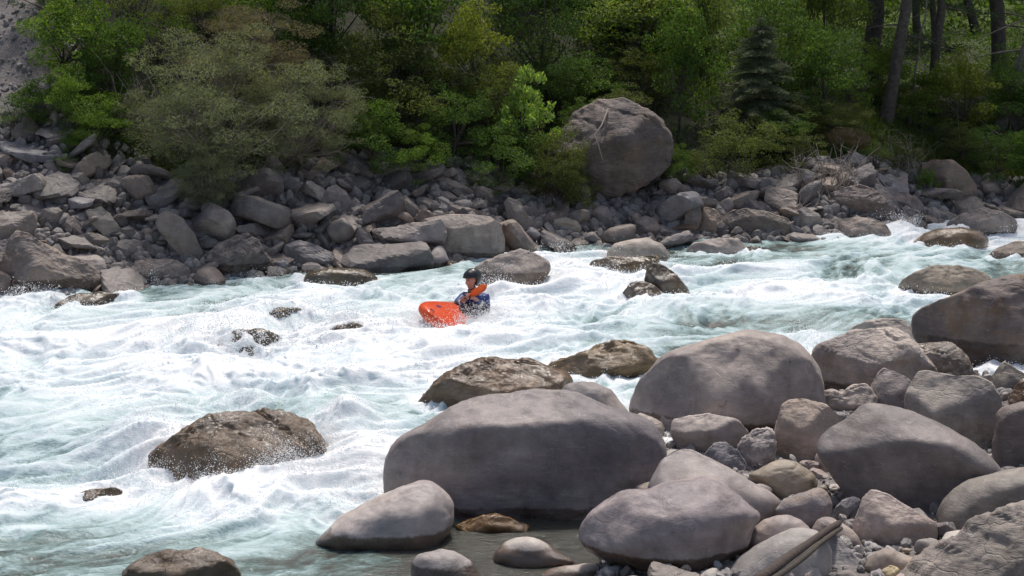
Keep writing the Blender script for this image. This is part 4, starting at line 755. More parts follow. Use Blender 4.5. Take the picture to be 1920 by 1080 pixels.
# drops torn off every breaking crest
cand = np.nonzero((fo > .72) & (D_ > .25) & (np.abs(x/y) < .36) & (y < 27))[0]; cand = cand[rs.rand(len(cand)) < 60000/max(1, len(cand))]
q = V[cand]+rs.normal(size=(len(cand), 3))*.02; q[:, 2] += .004+.05*rs.rand(len(cand))**3; allp.append(q); alls.append((.0045+.0003*q[:, 1])*rs.uniform(.4, 1, len(q)))
ap, az = np.concatenate(allp), np.concatenate(alls)
az = az*.72
Vd = oc[None]*az[:, None, None]*rs.uniform(.6, 1.4, (len(ap), 1, 3))+ap[:, None, :]
Fd = (of[None]+(np.arange(len(ap))*6)[:, None, None]).reshape(-1, 3)
tag(obj('spray', mesh_np('spray', Vd.reshape(-1, 3), Fd, [M_SPRAY])), kind='stuff')
# ---------------------------------------------------------------- vegetation: leaf by leaf
def leaf_cloud(C, D, L, Wd, rs, up=.5, spread=1.):
    """C centres, D preferred directions, L length, Wd width -> quads folded along the midrib"""
    n = len(C)
    d = D+rs.normal(size=(n, 3))*spread; d /= np.linalg.norm(d, axis=1)[:, None]+1e-9
    nn = rs.normal(size=(n, 3))*(1-up)+np.array([0, -.15, 1.])*up
    s = np.cross(d, nn); s /= np.linalg.norm(s, axis=1)[:, None]+1e-9
    u = np.cross(s, d)
    l = (L*rs.uniform(.7, 1.25, n))[:, None]; w = (Wd*rs.uniform(.75, 1.2, n))[:, None]
    V = np.stack([C-d*l*.5, C+s*w*.5+u*w*.12, C+d*l*.5-u*l*.1, C-s*w*.5+u*w*.12], 1)
    return V.reshape(-1, 3), np.arange(n*4).reshape(n, 4)
def crown_points(rs, n, ncl, shape='round', clump=.30, low=.78):
    """leaf centres in clumps spread through a unit crown (centre at z=1), plus the clump centres"""
    c = rs.normal(size=(ncl, 3)); c /= np.linalg.norm(c, axis=1)[:, None]; c *= rs.uniform(.15, 1, (ncl, 1))**.45
    c *= rs.uniform(.82, 1.18, (ncl, 1)); c[:, 2] = np.abs(c[:, 2]+.15)*np.where(rs.rand(ncl) < low, 1, -1)
    cs = clump*rs.uniform(.55, 1.35, ncl)
    k = rs.choice(ncl, n, p=cs**2/np.sum(cs**2)); q = rs.normal(size=(n, 3)); q /= np.linalg.norm(q, axis=1)[:, None]
    q *= (rs.uniform(.25, 1, (n, 1))**.5)*np.array([1.15, 1.15, .62])
    P = c[k]+q*cs[k][:, None]
    return P+np.array([0, 0, 1.]), c+np.array([0, 0, 1.]), q
def limb_mesh(name, ends, rs, base=(0, 0, -.35), r0=.05, mat=None, twig=0, bend=.12):
    parts = []
    hub = np.array([rs.normal()*.06, rs.normal()*.06, .35])
    parts.append(tube([np.array(base, float), (np.array(base)+hub)/2+rs.normal(size=3)*.03, hub], [r0*1.25, r0*1.05, r0], 6))
    for e in ends:
        m = hub*.5+e*.5+rs.normal(size=3)*bend-np.array([0, 0, .02])
        u = np.linspace(0, 1, 6)[:, None]; P = (1-u)**2*hub+2*u*(1-u)*m+u*u*e
        parts.append(tube(P, np.linspace(r0*.6, r0*.10, 6), 4))
        for _ in range(twig):
            b = P[rs.randint(2, 6)]; g = b+rs.normal(size=3)*.22+np.array([0, 0, .05]); gm = (b+g)/2+rs.normal(size=3)*.05
            parts.append(tube([b, gm, g], [r0*.14, r0*.10, r0*.05], 3))
    V, F = join(parts); return mesh_np(name, V, F, [mat or M_BARK])
def make_kind(seed, n, ncl, L, Wd, up=.5, spread=1., clump=.3, ends=10, r0=.04, mat=None, bark=None, twig=0, outd=.6, droop=0., low=.78):
    rs = np.random.RandomState(seed); P, c, q = crown_points(rs, n, ncl, clump=clump, low=low)
    D = (P-np.array([0, 0, .7]))*outd; D[:, 2] -= droop
    V, F = leaf_cloud(P, D, L, Wd, rs, up, spread)
    cr = mesh_np('crown', V, F, [mat or M_LEAF], smooth=False)
    return cr, limb_mesh('branches', c[rs.permutation(len(c))[:ends]]*np.array([.95, .95, 1]), rs, r0=r0, mat=bark, twig=twig)
K = {
 'broad': [make_kind(s, 7000, 46, .070, .046, ends=10) for s in (1, 2, 3)],
 'small': [make_kind(s, 8200, 60, .052, .031, clump=.24, ends=12) for s in (4, 5, 6)],
 'willow': [make_kind(s, 28000, 150, .050, .0085, up=.2, spread=.9, clump=.17, ends=70, r0=.022, bark=M_BARKP, twig=8, droop=.1, low=.55) for s in (7, 8)],
 'large': [make_kind(s, 2300, 34, .125, .075, up=.62, spread=.7, clump=.24, ends=12, outd=1., droop=.3) for s in (9, 10)],
 'thin': [make_kind(s, 2600, 40, .055, .035, clump=.24, ends=16, twig=3) for s in (12, 13)],
}
def conifer(seed, H=4.2, Rb=1.15, tiers=26, dead=.05):
    rs = np.random.RandomState(seed); parts, C, D = [], [], []
    for i in range(tiers):
        z = .35+(H-.5)*(i/(tiers-1))**.9+rs.uniform(-.08, .08); Rr = Rb*(1-z/H)**.75*rs.uniform(.8, 1.1)+.06
        for j in range(rs.randint(7, 11)):
            a = rs.uniform(0, 6.28); l = Rr*rs.uniform(.5, 1.25); u = np.linspace(0, 1, 6)
            P = np.stack([np.cos(a)*l*u, np.sin(a)*l*u, z-.28*l*u*u+.10*l*u], -1); parts.append(tube(P, np.linspace(.014, .003, 6), 4))
            if rs.rand() < dead and z < H*.5: continue
            m = int(520*l/.9)+40; t = rs.uniform(.15, 1.05, m); side = rs.normal(size=m)*.16*(1.15-t)*l+rs.normal(size=m)*.03
            q = np.stack([np.cos(a)*l*t-np.sin(a)*side, np.sin(a)*l*t+np.cos(a)*side, z-.28*l*t*t+.10*l*t-.05*np.abs(rs.normal(size=m))-.45*np.abs(side)], -1)
            C.append(q); D.append(np.tile([np.cos(a), np.sin(a), -.25], (m, 1)))
    C, D = np.concatenate(C), np.concatenate(D); V, F = leaf_cloud(C, D, .080, .013, rs, .3, .75)
    tr = tube([[0, 0, -.3], [0, 0, H*.5], [0, 0, H]], [.07, .045, .01], 8); parts.append(tr); Vb, Fb = join(parts)
    return mesh_np('crown', V, F, [M_NEEDLE], smooth=False), mesh_np('trunk', Vb, Fb, [M_BARK])
def plant(name, kind, label, cat, px, by, wpx, hpx, col, group=None, var=0, dy=0., rot=None, depth=None, on=None):
    """a shrub or small tree: foot seen at (px, by), wpx wide and hpx tall in the photograph at its own distance"""
    h = PT(px, by, 22.)
    if depth: h = np.array([(px-960)/FPX*depth*1.02, depth, float(terrain((px-960)/FPX*depth*1.02, depth))])
    h = h+np.array([0, dy, 0]); h[2] = float(terrain(h[0], h[1]))
    if on: h = PY(px, by, on)
    sc = h[1]/FPX*1.02; cr, br = K[kind][var % len(K[kind])]
    r = bpy.data.objects.new(name, None); COL.objects.link(r); r.location = h
    tag(r, label, cat, group)
    a = obj('crown' if 'tree' in name else 'foliage', cr, r); b = obj('trunk' if 'tree' in name else 'stems', br, r); a.color = c4(col)
    r.rotation_euler = (0, 0, (px*.013) % 6.28 if rot is None else rot)
    rx = wpx*sc/2/1.12; rz = hpx*sc/2.15
    r.scale = (rx, rx*.85, rz); return r
# colours
BRG, GRN, DGR, YEL, WIL, OLV = (.12, .20, .032), (.075, .135, .027), (.042, .08, .02), (.17, .21, .04), (.165, .19, .125), (.105, .13, .042)
VEG = [
 # name, kind, label, px, foot row, width, height, colour, variant
 ('shrub', 'small', 'bright green bush on the gravel slope, low at the left', 145, 262, 150, 150, BRG, 0),
 ('shrub', 'broad', 'bright green bush in the upper left, beside the grey gravel strip', 130, 150, 190, 170, BRG, 1),
 ('shrub', 'thin', 'sparse low bush at the left edge above the bank stones', 30, 262, 120, 70, GRN, 0),
 ('shrub', 'broad', 'leafy green bush left of the grey willow bush', 205, 205, 150, 170, GRN, 2),
 ('shrub', 'small', 'bush at the top edge of the photo, upper left', 90, 45, 170, 120, BRG, 1),
 ('shrub', 'thin', 'thin bush over pale scree at the top edge, left of the willow', 260, 60, 160, 110, YEL, 1),
 ('shrub', 'small', 'yellowish bush at the top edge above the grey willow', 370, 75, 150, 110, YEL, 2),
 ('shrub', 'thin', 'wispy green bush behind the top of the grey willow', 300, 140, 170, 120, BRG, 0),
 ('shrub', 'broad', 'bright green bush at the top edge right of the grey willow', 500, 90, 160, 150, BRG, 0),
 ('shrub', 'small', 'dark green bush behind the right shoulder of the grey willow', 590, 180, 170, 190, GRN, 1),
 ('shrub', 'small', 'wide green bush hanging over the upper scree, left of the willow', 190, 285, 160, 110, BRG, 2),
 ('shrub', 'broad', 'low green bush at the left edge below the grey gravel strip', 75, 235, 110, 90, GRN, 1),
 ('shrub', 'thin', 'small green tuft on the stones left of the willow foot', 118, 330, 60, 40, BRG, 1),
 ('shrub', 'small', 'small bush in the hollow left of the willow', 145, 300, 70, 60, BRG, 2),
 ('willow_bush', 'willow', 'big grey green willow bush with bare twigs spreading over the left bank', 405, 352, 430, 300, WIL, 0),
 ('willow_bush', 'willow', 'right hand grey willow bush reaching towards the centre of the bank', 570, 330, 290, 220, WIL, 1),
 ('willow_bush', 'willow', 'low drooping grey willow hanging down to the dark rocks', 385, 418, 150, 170, WIL, 1),
 ('willow_bush', 'willow', 'pale brownish willow top above the big grey green one', 480, 220, 290, 210, (.17, .15, .115), 0),
 ('tree', 'broad', 'dark tree behind the willows at the top edge', 620, 140, 230, 260, DGR, 0),
 ('tree', 'small', 'dense tree with yellow tinged leaves, upper middle left', 730, 215, 210, 230, OLV, 1),
 ('tree', 'broad', 'dark green tree filling the top edge left of centre', 780, 170, 240, 260, GRN, 2),
 ('shrub', 'broad', 'bright leafy bush above the middle bank, left of the kayaker', 700, 330, 150, 130, GRN, 0),
 ('shrub', 'small', 'round green bush at the edge of the bank above the flat topped boulder', 790, 345, 140, 110, BRG, 1),
 ('shrub', 'broad', 'green bush with yellow leaf tips in the middle of the bank', 750, 280, 170, 140, OLV, 1),
 ('shrub', 'small', 'dark bush behind the round green bush', 850, 300, 170, 150, GRN, 2),
 ('shrub', 'small', 'low green bush left of the huge overhanging boulder', 930, 372, 170, 120, GRN, 0),
 ('shrub', 'small', 'low bush draped over the stones in front of the overhanging boulder', 1040, 388, 150, 90, OLV, 1),
 ('tree', 'broad', 'tree with golden green top left of centre', 890, 200, 170, 200, YEL, 1),
 ('shrub', 'small', 'greyish green bush below the golden green tree', 920, 245, 160, 150, OLV, 2),
 ('sapling', 'large', 'sapling with big pale green leaves left of the overhanging boulder', 985, 335, 130, 200, (.24, .36, .09), 0),
 ('tree', 'small', 'very dark tree at the top edge above the sapling', 1010, 180, 220, 260, DGR, 0),
 ('shrub', 'small', 'dense dark bush directly behind the sapling', 1040, 240, 180, 140, GRN, 1),
 ('shrub', 'small', 'bush covering the left half of the huge overhanging boulder', 1048, 398, 130, 180, OLV, 2),
 ('shrub', 'broad', 'leafy bush at the foot of the sapling with big pale leaves', 960, 345, 150, 120, GRN, 2),
 ('shrub', 'small', 'dark bush growing out of the top of the huge overhanging boulder', 1150, 215, 120, 70, GRN, 0),
 ('shrub', 'broad', 'bush overhanging the left top of the huge boulder', 1090, 215, 170, 110, GRN, 1),
 ('tree', 'broad', 'pale green tree with spreading sunlit leaves at the top edge above the huge boulder', 1180, 130, 240, 170, (.15, .21, .055), 2),
 ('shrub', 'small', 'bush with reddish tips behind the top of the huge boulder', 1195, 205, 150, 120, (.095, .115, .035), 0),
 ('shrub', 'broad', 'tall bush between the huge boulder and the young spruce', 1275, 240, 150, 210, GRN, 0),
 ('tree', 'broad', 'tree with small bright leaves left of the young spruce', 1310, 150, 150, 210, (.11, .16, .05), 1),
 ('shrub', 'small', 'dark green bush at the right foot of the huge boulder', 1275, 360, 90, 90, GRN, 1),
 ('shrub', 'small', 'big dusty green bush above the broad dark waterside slab', 1390, 345, 180, 140, (.105, .135, .04), 2),
 ('shrub', 'thin', 'low straggly bush left of the dusty green bush', 1320, 352, 110, 80, OLV, 0),
 ('shrub', 'thin', 'straggly bush among dead twigs near the mossy slab', 1500, 330, 110, 90, OLV, 1),
 ('shrub', 'thin', 'light leafy sprig below the mossy slab', 1640, 335, 70, 80, (.14, .19, .06), 0),
 ('shrub', 'small', 'low bush over the stones right of the mossy slab', 1690, 330, 100, 60, OLV, 0),
 ('shrub', 'small', 'dark bush right of the sandy boulder', 1865, 350, 150, 110, GRN, 1),
 ('shrub', 'broad', 'bush at the right edge above the waterfall', 1930, 365, 120, 130, GRN, 2),
 ('shrub', 'broad', 'small bright bush at the left foot of the sandy boulder', 1735, 372, 50, 50, BRG, 0),
 ('shrub', 'broad', 'yellow green bush between the leaning tree trunks at the right', 1800, 250, 170, 150, YEL, 1),
 ('shrub', 'broad', 'yellow green bush under the pines, right of the near trunk', 1725, 245, 130, 110, (.12, .17, .03), 2),
 ('shrub', 'broad', 'green bush behind the young spruce', 1540, 235, 170, 160, GRN, 0),
 ('tree', 'small', 'dense green tree directly behind the young spruce', 1450, 190, 240, 230, GRN, 1),
 ('tree', 'broad', 'leafy tree at the top edge between spruce and thick dark pine', 1540, 150, 190, 230, (.10, .15, .035), 0),
 ('shrub', 'small', 'green bush between the young spruce and the grassy shelf', 1520, 270, 110, 90, OLV, 0),
 ('shrub', 'broad', 'green bush right of the thick dark pine, far side of the shelf', 1650, 190, 110, 110, (.13, .19, .035), 1),
 ('shrub', 'small', 'dense green bush at the right edge of the picture below the pines', 1905, 215, 150, 130, GRN, 2),
 ('shrub', 'thin', 'green bush left of the thick dark trunk', 1590, 215, 120, 140, BRG, 1),
 ('shrub', 'small', 'low green bush on the grassy shelf right of the spruce', 1570, 262, 150, 70, OLV, 2),
 ('shrub', 'broad', 'deep green bush at the right edge under the leaning pine', 1900, 265, 130, 120, GRN, 0),
 ('shrub', 'small', 'low bush behind the dead branch at the right', 1800, 300, 120, 70, OLV, 1),
 ('shrub', 'small', 'bush at the foot of the young spruce', 1460, 290, 150, 90, GRN, 2),
]
for i, (nm, kind, lab, px, by, w, h, col, v) in enumerate(VEG):
    plant(nm, kind, lab, nm.replace('_', ' ').replace('willow bush', 'bush').replace('sapling', 'tree'), px, by, w, h, col, None, v)

plant('shrub', 'small', 'small bush growing on the left shoulder of the huge overhanging boulder', 'shrub', 1085, 262, 110, 80, GRN, None, 1, on=28.3)
plant('shrub', 'thin', 'thin sprigs draping over the crest of the huge overhanging boulder', 'shrub', 1170, 222, 110, 60, OLV, None, 0, on=28.5)
plant('shrub', 'small', 'low dusty bush before the left foot of the huge overhanging boulder', 'shrub', 1085, 402, 100, 100, OLV, None, 0)
# conifers on the shelf at the right
def spruce(lab, px, by, hpx, seed, col, wid=1., cat='spruce'):
    h = PT(px, by, 22.); cr, tr = conifer(seed); s = hpx/FPX*h[1]*1.02/4.2
    r = bpy.data.objects.new('spruce_tree', None); COL.objects.link(r); r.location = h; tag(r, lab, cat)
    a = obj('crown', cr, r); obj('trunk', tr, r); a.color = c4(col); r.scale = (s*wid, s*wid, s)
spruce('young spruce with drooping tiers of branches, right of the huge boulder', 1420, 262, 225, 31, (.17, .20, .11), 1.6)
TR = [ # label, foot px, foot row, top px at row 0, width px at foot, lean taper
 ('thick dark pine trunk, tallest of the trees right of the spruce', 1612, 172, 1640, 30, 34., 0),
 ('brown leaning pine trunk standing on the grassy shelf', 1660, 226, 1702, 22, 0, 1),
 ('slim dark trunk right of the leaning brown one', 1745, 215, 1762, 17, 0, 2),
 ('twin slim trunk a little farther right', 1735, 190, 1750, 12, 33., 3),
 ('dark pine trunk near the right edge', 1850, 140, 1868, 26, 35., 4),
 ('leaning rough trunk at the right edge with bare branches', 1872, 240, 1958, 24, 0, 5),
 ('thin dead sapling leaning right, between the pines', 1705, 232, 1735, 6, 0, 6),
 ('thin dark trunk far back between the pines', 1700, 130, 1716, 14, 40., 7),
 ('distant slim trunk left of the thick dark pine', 1550, 120, 1556, 12, 40., 8),
 ('slim trunk far back near the right edge', 1805, 120, 1812, 15, 41., 9),
 ('pale forked trunk among the trees at the top left of centre', 685, 145, 700, 15, 31.5, 10),
 ('thin pale trunk next to the forked one', 712, 130, 706, 8, 31.8, 11)]
for lab, px, by, tx, wpx, dep, sd in TR:
    rs = np.random.RandomState(50+sd); h = PT(px, by, 22.)
    if dep: h = np.array([(px-960)/FPX*dep*1.02, dep, 0.]); h[2] = float(terrain(h[0], h[1]))
    t0 = PY(tx, 0, h[1]); lean = (t0-h)/(t0[2]-h[2]); r0 = wpx/2/FPX*h[1]*1.0
    thin = wpx < 9; H = 3.4 if thin else 8.5
    P = [lean*z+np.array([rs.normal(), rs.normal(), 0])*.03*min(z, 1.5) for z in np.linspace(-.3, H, 12)]
    rad = np.linspace(r0*1.12, r0*(.25 if thin else .45), 12); rad[0] *= 1.35
    r = bpy.data.objects.new('dead_sapling' if thin else 'tall_tree', None); COL.objects.link(r); r.location = h; tag(r, lab, 'tree')
    V, F = tube(P, rad, 12); V = V+(.10*r0*fbm(V*np.array([9, 9, 2.]), 2, sd))[:, None]*np.array([1, 1, 0])
    obj('trunk', mesh_np('trunk', V, F, [M_BARKP if sd in (5, 10, 11, 6) else M_BARK]), r)
    parts, C, D = [], [], []
    for j in range(4 if thin else 26):
        z = rs.uniform(.25, 1)*H if thin else rs.uniform(.9, H); a = rs.uniform(0, 6.28); l = rs.uniform(.3, .8) if thin else rs.uniform(.5, 1.5)
        b = lean*z; u = np.linspace(0, 1, 6)[:, None]; dr = np.array([math.cos(a), math.sin(a), rs.uniform(-.35, .15)])
        Q = b+dr*l*u+np.array([0, 0, -.18*l])*u*u; parts.append(tube(Q, np.linspace(r0*.16+.004, .003, 6), 4))
        for g in range(3):
            bb = Q[rs.randint(2, 5)]; parts.append(tube([bb, bb+rs.normal(size=3)*.18], [.006, .002], 3))
        if not thin and (z > 3. or rs.rand() < .45):
            m = 260; tq = rs.uniform(.3, 1.05, (m, 1)); C.append(b+dr*l*tq+rs.normal(size=(m, 3))*np.array([.15, .15, .05])); D.append(np.tile(dr, (m, 1)))
    V, F = join(parts); obj('bare_branches', mesh_np('bare_branches', V, F, [M_BARKP if sd in (5, 6) else M_BARK]), r)
    if not thin:
        # the crown above the picture's top edge shades the forest floor
        m = 5200; q = rs.normal(size=(m, 3)); q /= np.linalg.norm(q, axis=1)[:, None]; q *= rs.uniform(.3, 1, (m, 1))**.5
        C.append(lean*(H-.9)+q*np.array([1.5, 1.5, 1.5])); D.append(q)
        C, D = np.concatenate(C), np.concatenate(D); L = .11 if sd < 10 else .07
        V, F = leaf_cloud(C, D, L, .02 if sd < 10 else .04, rs, .3, .6); a = obj('crown', mesh_np('crown', V, F, [M_NEEDLE if sd < 10 else M_LEAF], smooth=False), r); a.color = c4((.045, .07, .028) if sd < 10 else GRN)

# undergrowth that nobody could count: leaves on the forest floor and the wooded slope behind
rs = np.random.RandomState(77); n = 150000
x = rs.uniform(-15, 17, n); y = 25+rs.uniform(0, 1, n)**1.3*17; ve = veg_edge(x)
cl = fbm(xy3(x*.9, y*.9), 3, 41)
keep = (y > ve+.15) & (x/y > -.28+.02*cl) & ((x/y > -.2) | (cl > .1)) & (cl > -.5); x, y, cl = x[keep], y[keep], cl[keep]
hh = rs.uniform(0, 1, len(x))**1.5*(.16+.35*np.clip(cl+.3, 0, 1))*np.clip((y-veg_edge(x))/1.2, .25, 1)
P = np.stack([x, y, terrain(x, y)+hh], -1)
V, F = leaf_cloud(P, np.tile([0, -.3, .3], (len(P), 1)), .075, .046, rs, .5, 1.)
o = obj('undergrowth', mesh_np('undergrowth', V, F, [M_LEAF], smooth=False)); o.color = c4((.070, .12, .025)); tag(o, kind='stuff')
n = 26000; x = rs.uniform(5.2, 11.5, n); y = rs.uniform(27.5, 31.5, n); keep = (y > veg_edge(x)+.5) & (fbm(xy3(x*.7, y*.7), 2, 9) > -.15); x, y = x[keep], y[keep]
P = np.stack([x, y, terrain(x, y)+.06], -1); V, F = leaf_cloud(P, np.tile([0, 0, 1.], (len(P), 1)), .20, .012, rs, .0, .35)
o = obj('grass', mesh_np('grass', V, F, [M_LEAF], smooth=False)); o.color = c4((.12, .16, .035)); tag(o, kind='stuff')
# far wood closing the view, sunlit where the shelf opens
for nm, x0, x1, y0, y1, n, hmax, col in (('far_wood', -17, 22, 41, 50, 90000, 4.8, (.11, .17, .035)), ('slope_thicket', -9, 4.2, 31.5, 38, 90000, 2.2, (.045, .08, .02))):
    x = rs.uniform(x0, x1, n); y = rs.uniform(y0, y1, n); c = fbm(xy3(x*.8, y*.8), 3, 55)
    keep = (c > -.15) & (y > veg_edge(x)+2.); x, y, c = x[keep], y[keep], c[keep]
    if nm == 'slope_thicket': k2 = x > -6.5-.15*(y-31); x, y, c = x[k2], y[k2], c[k2]
    z = terrain(x, y)+rs.uniform(0, 1, len(x))**.7*hmax*np.clip(.35+c, .1, 1)
    V, F = leaf_cloud(np.stack([x, y, z], -1), np.tile([0, -.3, .2], (len(x), 1)), .16, .10, rs, .5, 1.)
    o = obj(nm, mesh_np(nm, V, F, [M_LEAF], smooth=False)); o.color = c4(col); tag(o, kind='stuff')

# dead wood on the far bank
def dead_branch(lab, px, by, w, h, seed, nb, r=.016, name='dead_branch'):
    rs = np.random.RandomState(seed); c = PT(px, by, 22.); sc = c[1]/FPX; parts = []
    for i in range(nb):
        a = np.array([rs.uniform(-.35, .35)*w*sc, rs.uniform(-.2, .2), 0.]); e = a+np.array([rs.uniform(-.5, .5)*w*sc, rs.uniform(-.25, .1), rs.uniform(.35, 1)*h*sc])
        m = (a+e)/2+rs.normal(size=3)*.12; u = np.linspace(0, 1, 7)[:, None]; P = (1-u)**2*a+2*u*(1-u)*m+u*u*e
        parts.append(tube(P, np.linspace(r, r*.25, 7), 5))
        for _ in range(3):
            b = P[rs.randint(2, 6)]; parts.append(tube([b, b+rs.normal(size=3)*.10, b+rs.normal(size=3)*.2+np.array([0, 0, .05])], [r*.4, r*.3, r*.12], 4))
    V, F = join(parts); o = obj(name, mesh_np(name, V, F, [M_TWIG]), loc=c-np.array([0, .12, 0])); return tag(o, lab, 'dead branch')
dead_branch('tangle of bare grey twigs under the dusty green bush, above the cracked slab', 1545, 355, 120, 95, 3, 26, .012)
dead_branch('curved pale dead branch lying at the foot of the twig tangle', 1515, 395, 60, 40, 5, 3, .022)
dead_branch('bare brown stems standing right of the mossy slab', 1690, 325, 70, 80, 7, 22, .007)
dead_branch('bare brown twigs sticking out of the right side of the willow', 665, 250, 110, 60, 8, 14, .008)
dead_branch('bare silvery twigs sticking out left of the willow', 265, 245, 110, 110, 9, 16, .010)
dead_branch('fallen bare branch at the right edge above the sandy boulder', 1880, 290, 150, 50, 12, 8, .022)
# pale roots hanging down the face of the huge overhanging boulder
b0 = [PY(px, py, Yq) for px, py, Yq in ((1140, 205, 27.6), (1128, 235, 27.1), (1115, 252, 27.0), (1122, 272, 26.9), (1130, 300, 26.85))]
b1 = [PY(px, py, Yq) for px, py, Yq in ((1118, 250, 27.0), (1105, 258, 27.0), (1092, 270, 27.05), (1085, 280, 27.1))]
c0 = b0[0]; V, F = join([tube(np.array(b0)-c0, [.015, .013, .012, .009, .005], 6), tube(np.array(b1)-c0, [.011, .010, .008, .005], 6)])
tag(obj('hanging_root', mesh_np('hanging_root', V, F, [M_TWIG]), loc=c0), 'pale forked dead root hanging over the face of the huge overhanging boulder', 'root')
# ---------------------------------------------------------------- kayak, kayaker and paddle
YK = float(PW(885, 598)[1])
def Qp(px, py, dy=0.): return PY(px, py, YK+dy)
def skin_np(verts, edges, radii, sub=2):
    me = bpy.data.meshes.new('skin_tmp'); me.from_pydata([tuple(v) for v in verts], edges, [])
    o = bpy.data.objects.new('skin_tmp', me); COL.objects.link(o)
    m = o.modifiers.new('s', 'SKIN'); m.use_smooth_shade = True; s = o.modifiers.new('d', 'SUBSURF'); s.levels = sub; s.render_levels = sub
    for i, r in enumerate(radii): me.skin_vertices[0].data[i].radius = (r, r) if np.isscalar(r) else r
    seen = set(); adj = {}
    for a, b in edges: adj.setdefault(a, []).append(b); adj.setdefault(b, []).append(a)
    for i in range(len(verts)):
        me.skin_vertices[0].data[i].use_root = i not in seen
        if i in seen: continue
        st = [i]
        while st:
            k = st.pop()
            if k in seen: continue
            seen.add(k); st += adj.get(k, [])
    dg = bpy.context.evaluated_depsgraph_get(); e = o.evaluated_get(dg).to_mesh()
    V = np.array([v.co[:] for v in e.vertices]); F = [tuple(p.vertices) for p in e.polygons]
    o.evaluated_get(dg).to_mesh_clear(); bpy.data.objects.remove(o)
    return V, F
def pymesh(name, V, F, mats, mi=None):
    me = bpy.data.meshes.new(name); me.from_pydata([tuple(v) for v in V], [], [tuple(int(i) for i in f) for f in F])
    for m in mats: me.materials.append(m)
    for i, p in enumerate(me.polygons):
        p.use_smooth = True
        if mi is not None: p.material_index = int(mi[i])
    return me
# kayak: a short broad planing creek boat, bow lifted towards the camera's left
ka, kb = Qp(890, 604, .02), Qp(784, 604, -1.0)
fx = kb-ka; fx /= np.linalg.norm(fx); sy = np.cross([0, 0, 1.], fx); sy /= np.linalg.norm(sy); uz = np.cross(fx, sy)
roll = R(-30); sy, uz = sy*math.cos(roll)+uz*math.sin(roll), uz*math.cos(roll)-sy*math.sin(roll)
# sy points to the paddler's left (viewer's right); the deck is turned that way
t = NT('orange_plastic'); tc = t.n('TexCoord'); nz = t.noise(tc.outputs['Object'], 30., 4., .7)
b = t.n('BsdfPrincipled', Roughness=.28); t.put(b.inputs['Base Color'], t.mix(t.mr(nz, .35, .7), c4((.60, .055, .010)), c4((.72, .10, .018))))
t.put(b.inputs['Normal'], t.n('Bump', Strength=.15, Distance=.01, Height=nz)); t.surf(b); M_KAY = t.m
M_BLK = simple('black_neoprene', (.012, .012, .014), .6, nscale=40, var=.3)
L1 = 1.18; us = np.linspace(-1, 1, 46); nsec = 28; Vk = []
def ksec(u):
    w = .385*max(1e-4, 1-abs(u)**4.6)**.55; z0 = -.15+.20*abs(u)**2.6; z1 = .16-.02*u+.06*max(0, u)**2*1. - .03*abs(u)**6
    return w, z0, max(z1, z0+.075*(1-abs(u)**8)+.01)
for u in us:
    w, z0, z1 = ksec(u); zc = z0+(z1-z0)*.45
    for k in range(nsec):
        a = 2*math.pi*k/nsec; cx, cz = math.cos(a), math.sin(a); e = .62 if cz < 0 else .9
        X_ = w*np.sign(cx)*abs(cx)**.75; Z_ = zc+(z1-zc if cz > 0 else zc-z0)*np.sign(cz)*abs(cz)**e
        Vk.append(fx*(u*L1)+sy*X_+uz*Z_)
Vk = np.array(Vk); Fk = [(i*nsec+k, i*nsec+(k+1) % nsec, (i+1)*nsec+(k+1) % nsec, (i+1)*nsec+k) for i in range(45) for k in range(nsec)]
Fk += [tuple(range(nsec-1, -1, -1)), tuple(45*nsec+k for k in range(nsec))]
kay = bpy.data.objects.new('kayak', None); COL.objects.link(kay); kay.location = ka
tag(kay, 'short orange kayak with its bow lifted, plunging through the white water', 'kayak')
obj('hull', pymesh('hull', Vk, Fk, [M_KAY]), kay)
def deck_point(u, s, lift=.0):
    w, z0, z1 = ksec(u); zc = z0+(z1-z0)*.45; cx = s/w; c = np.sign(cx)*abs(cx)**(1/.75); sn = math.sqrt(max(0, 1-c*c))
    return fx*(u*L1)+sy*s+uz*(zc+(z1-zc)*sn**.9+lift)
ring = [deck_point(.38*math.cos(a)-.02, .20*math.sin(a), .012) for a in np.linspace(0, 2*math.pi, 33)]
V, F = tube(ring, [.016]*33, 8); obj('cockpit_rim', mesh_np('cockpit_rim', V, F, [M_BLK]), kay)
V = [deck_point(0, 0, .10)]; F = []
for q, (s, l) in enumerate(((.35, .09), (.7, .055), (1., .015))):
    V += [deck_point(.38*s*math.cos(a)-.02, .20*s*math.sin(a), l) for a in np.linspace(0, 2*math.pi, 25)[:-1]]
F += [(0, 1+k, 1+(k+1) % 24) for k in range(24)]
for q in range(2): F += [(1+q*24+k, 1+q*24+24+k, 1+q*24+24+(k+1) % 24, 1+q*24+(k+1) % 24) for k in range(24)]
obj('spray_skirt', pymesh('spray_skirt', V, F, [M_BLK]), kay)
V = [deck_point(.70+.04*math.cos(a), -.12+.03*math.sin(a), .004) for a in np.linspace(0, 2*math.pi, 13)[:-1]]
obj('emblem', pymesh('emblem', V, [tuple(range(12))], [simple('emblem_violet', (.06, .03, .16), .4)]), kay)
for s in (-.03, .03):
    pass
g = [deck_point(.93, -.03, .0), deck_point(.935, -.03, .02), deck_point(.935, .03, .02), deck_point(.93, .03, .0)]
V, F = tube(g, [.006]*4, 6); obj('grab_loop', mesh_np('grab_loop', V, F, [M_BLK]), kay)

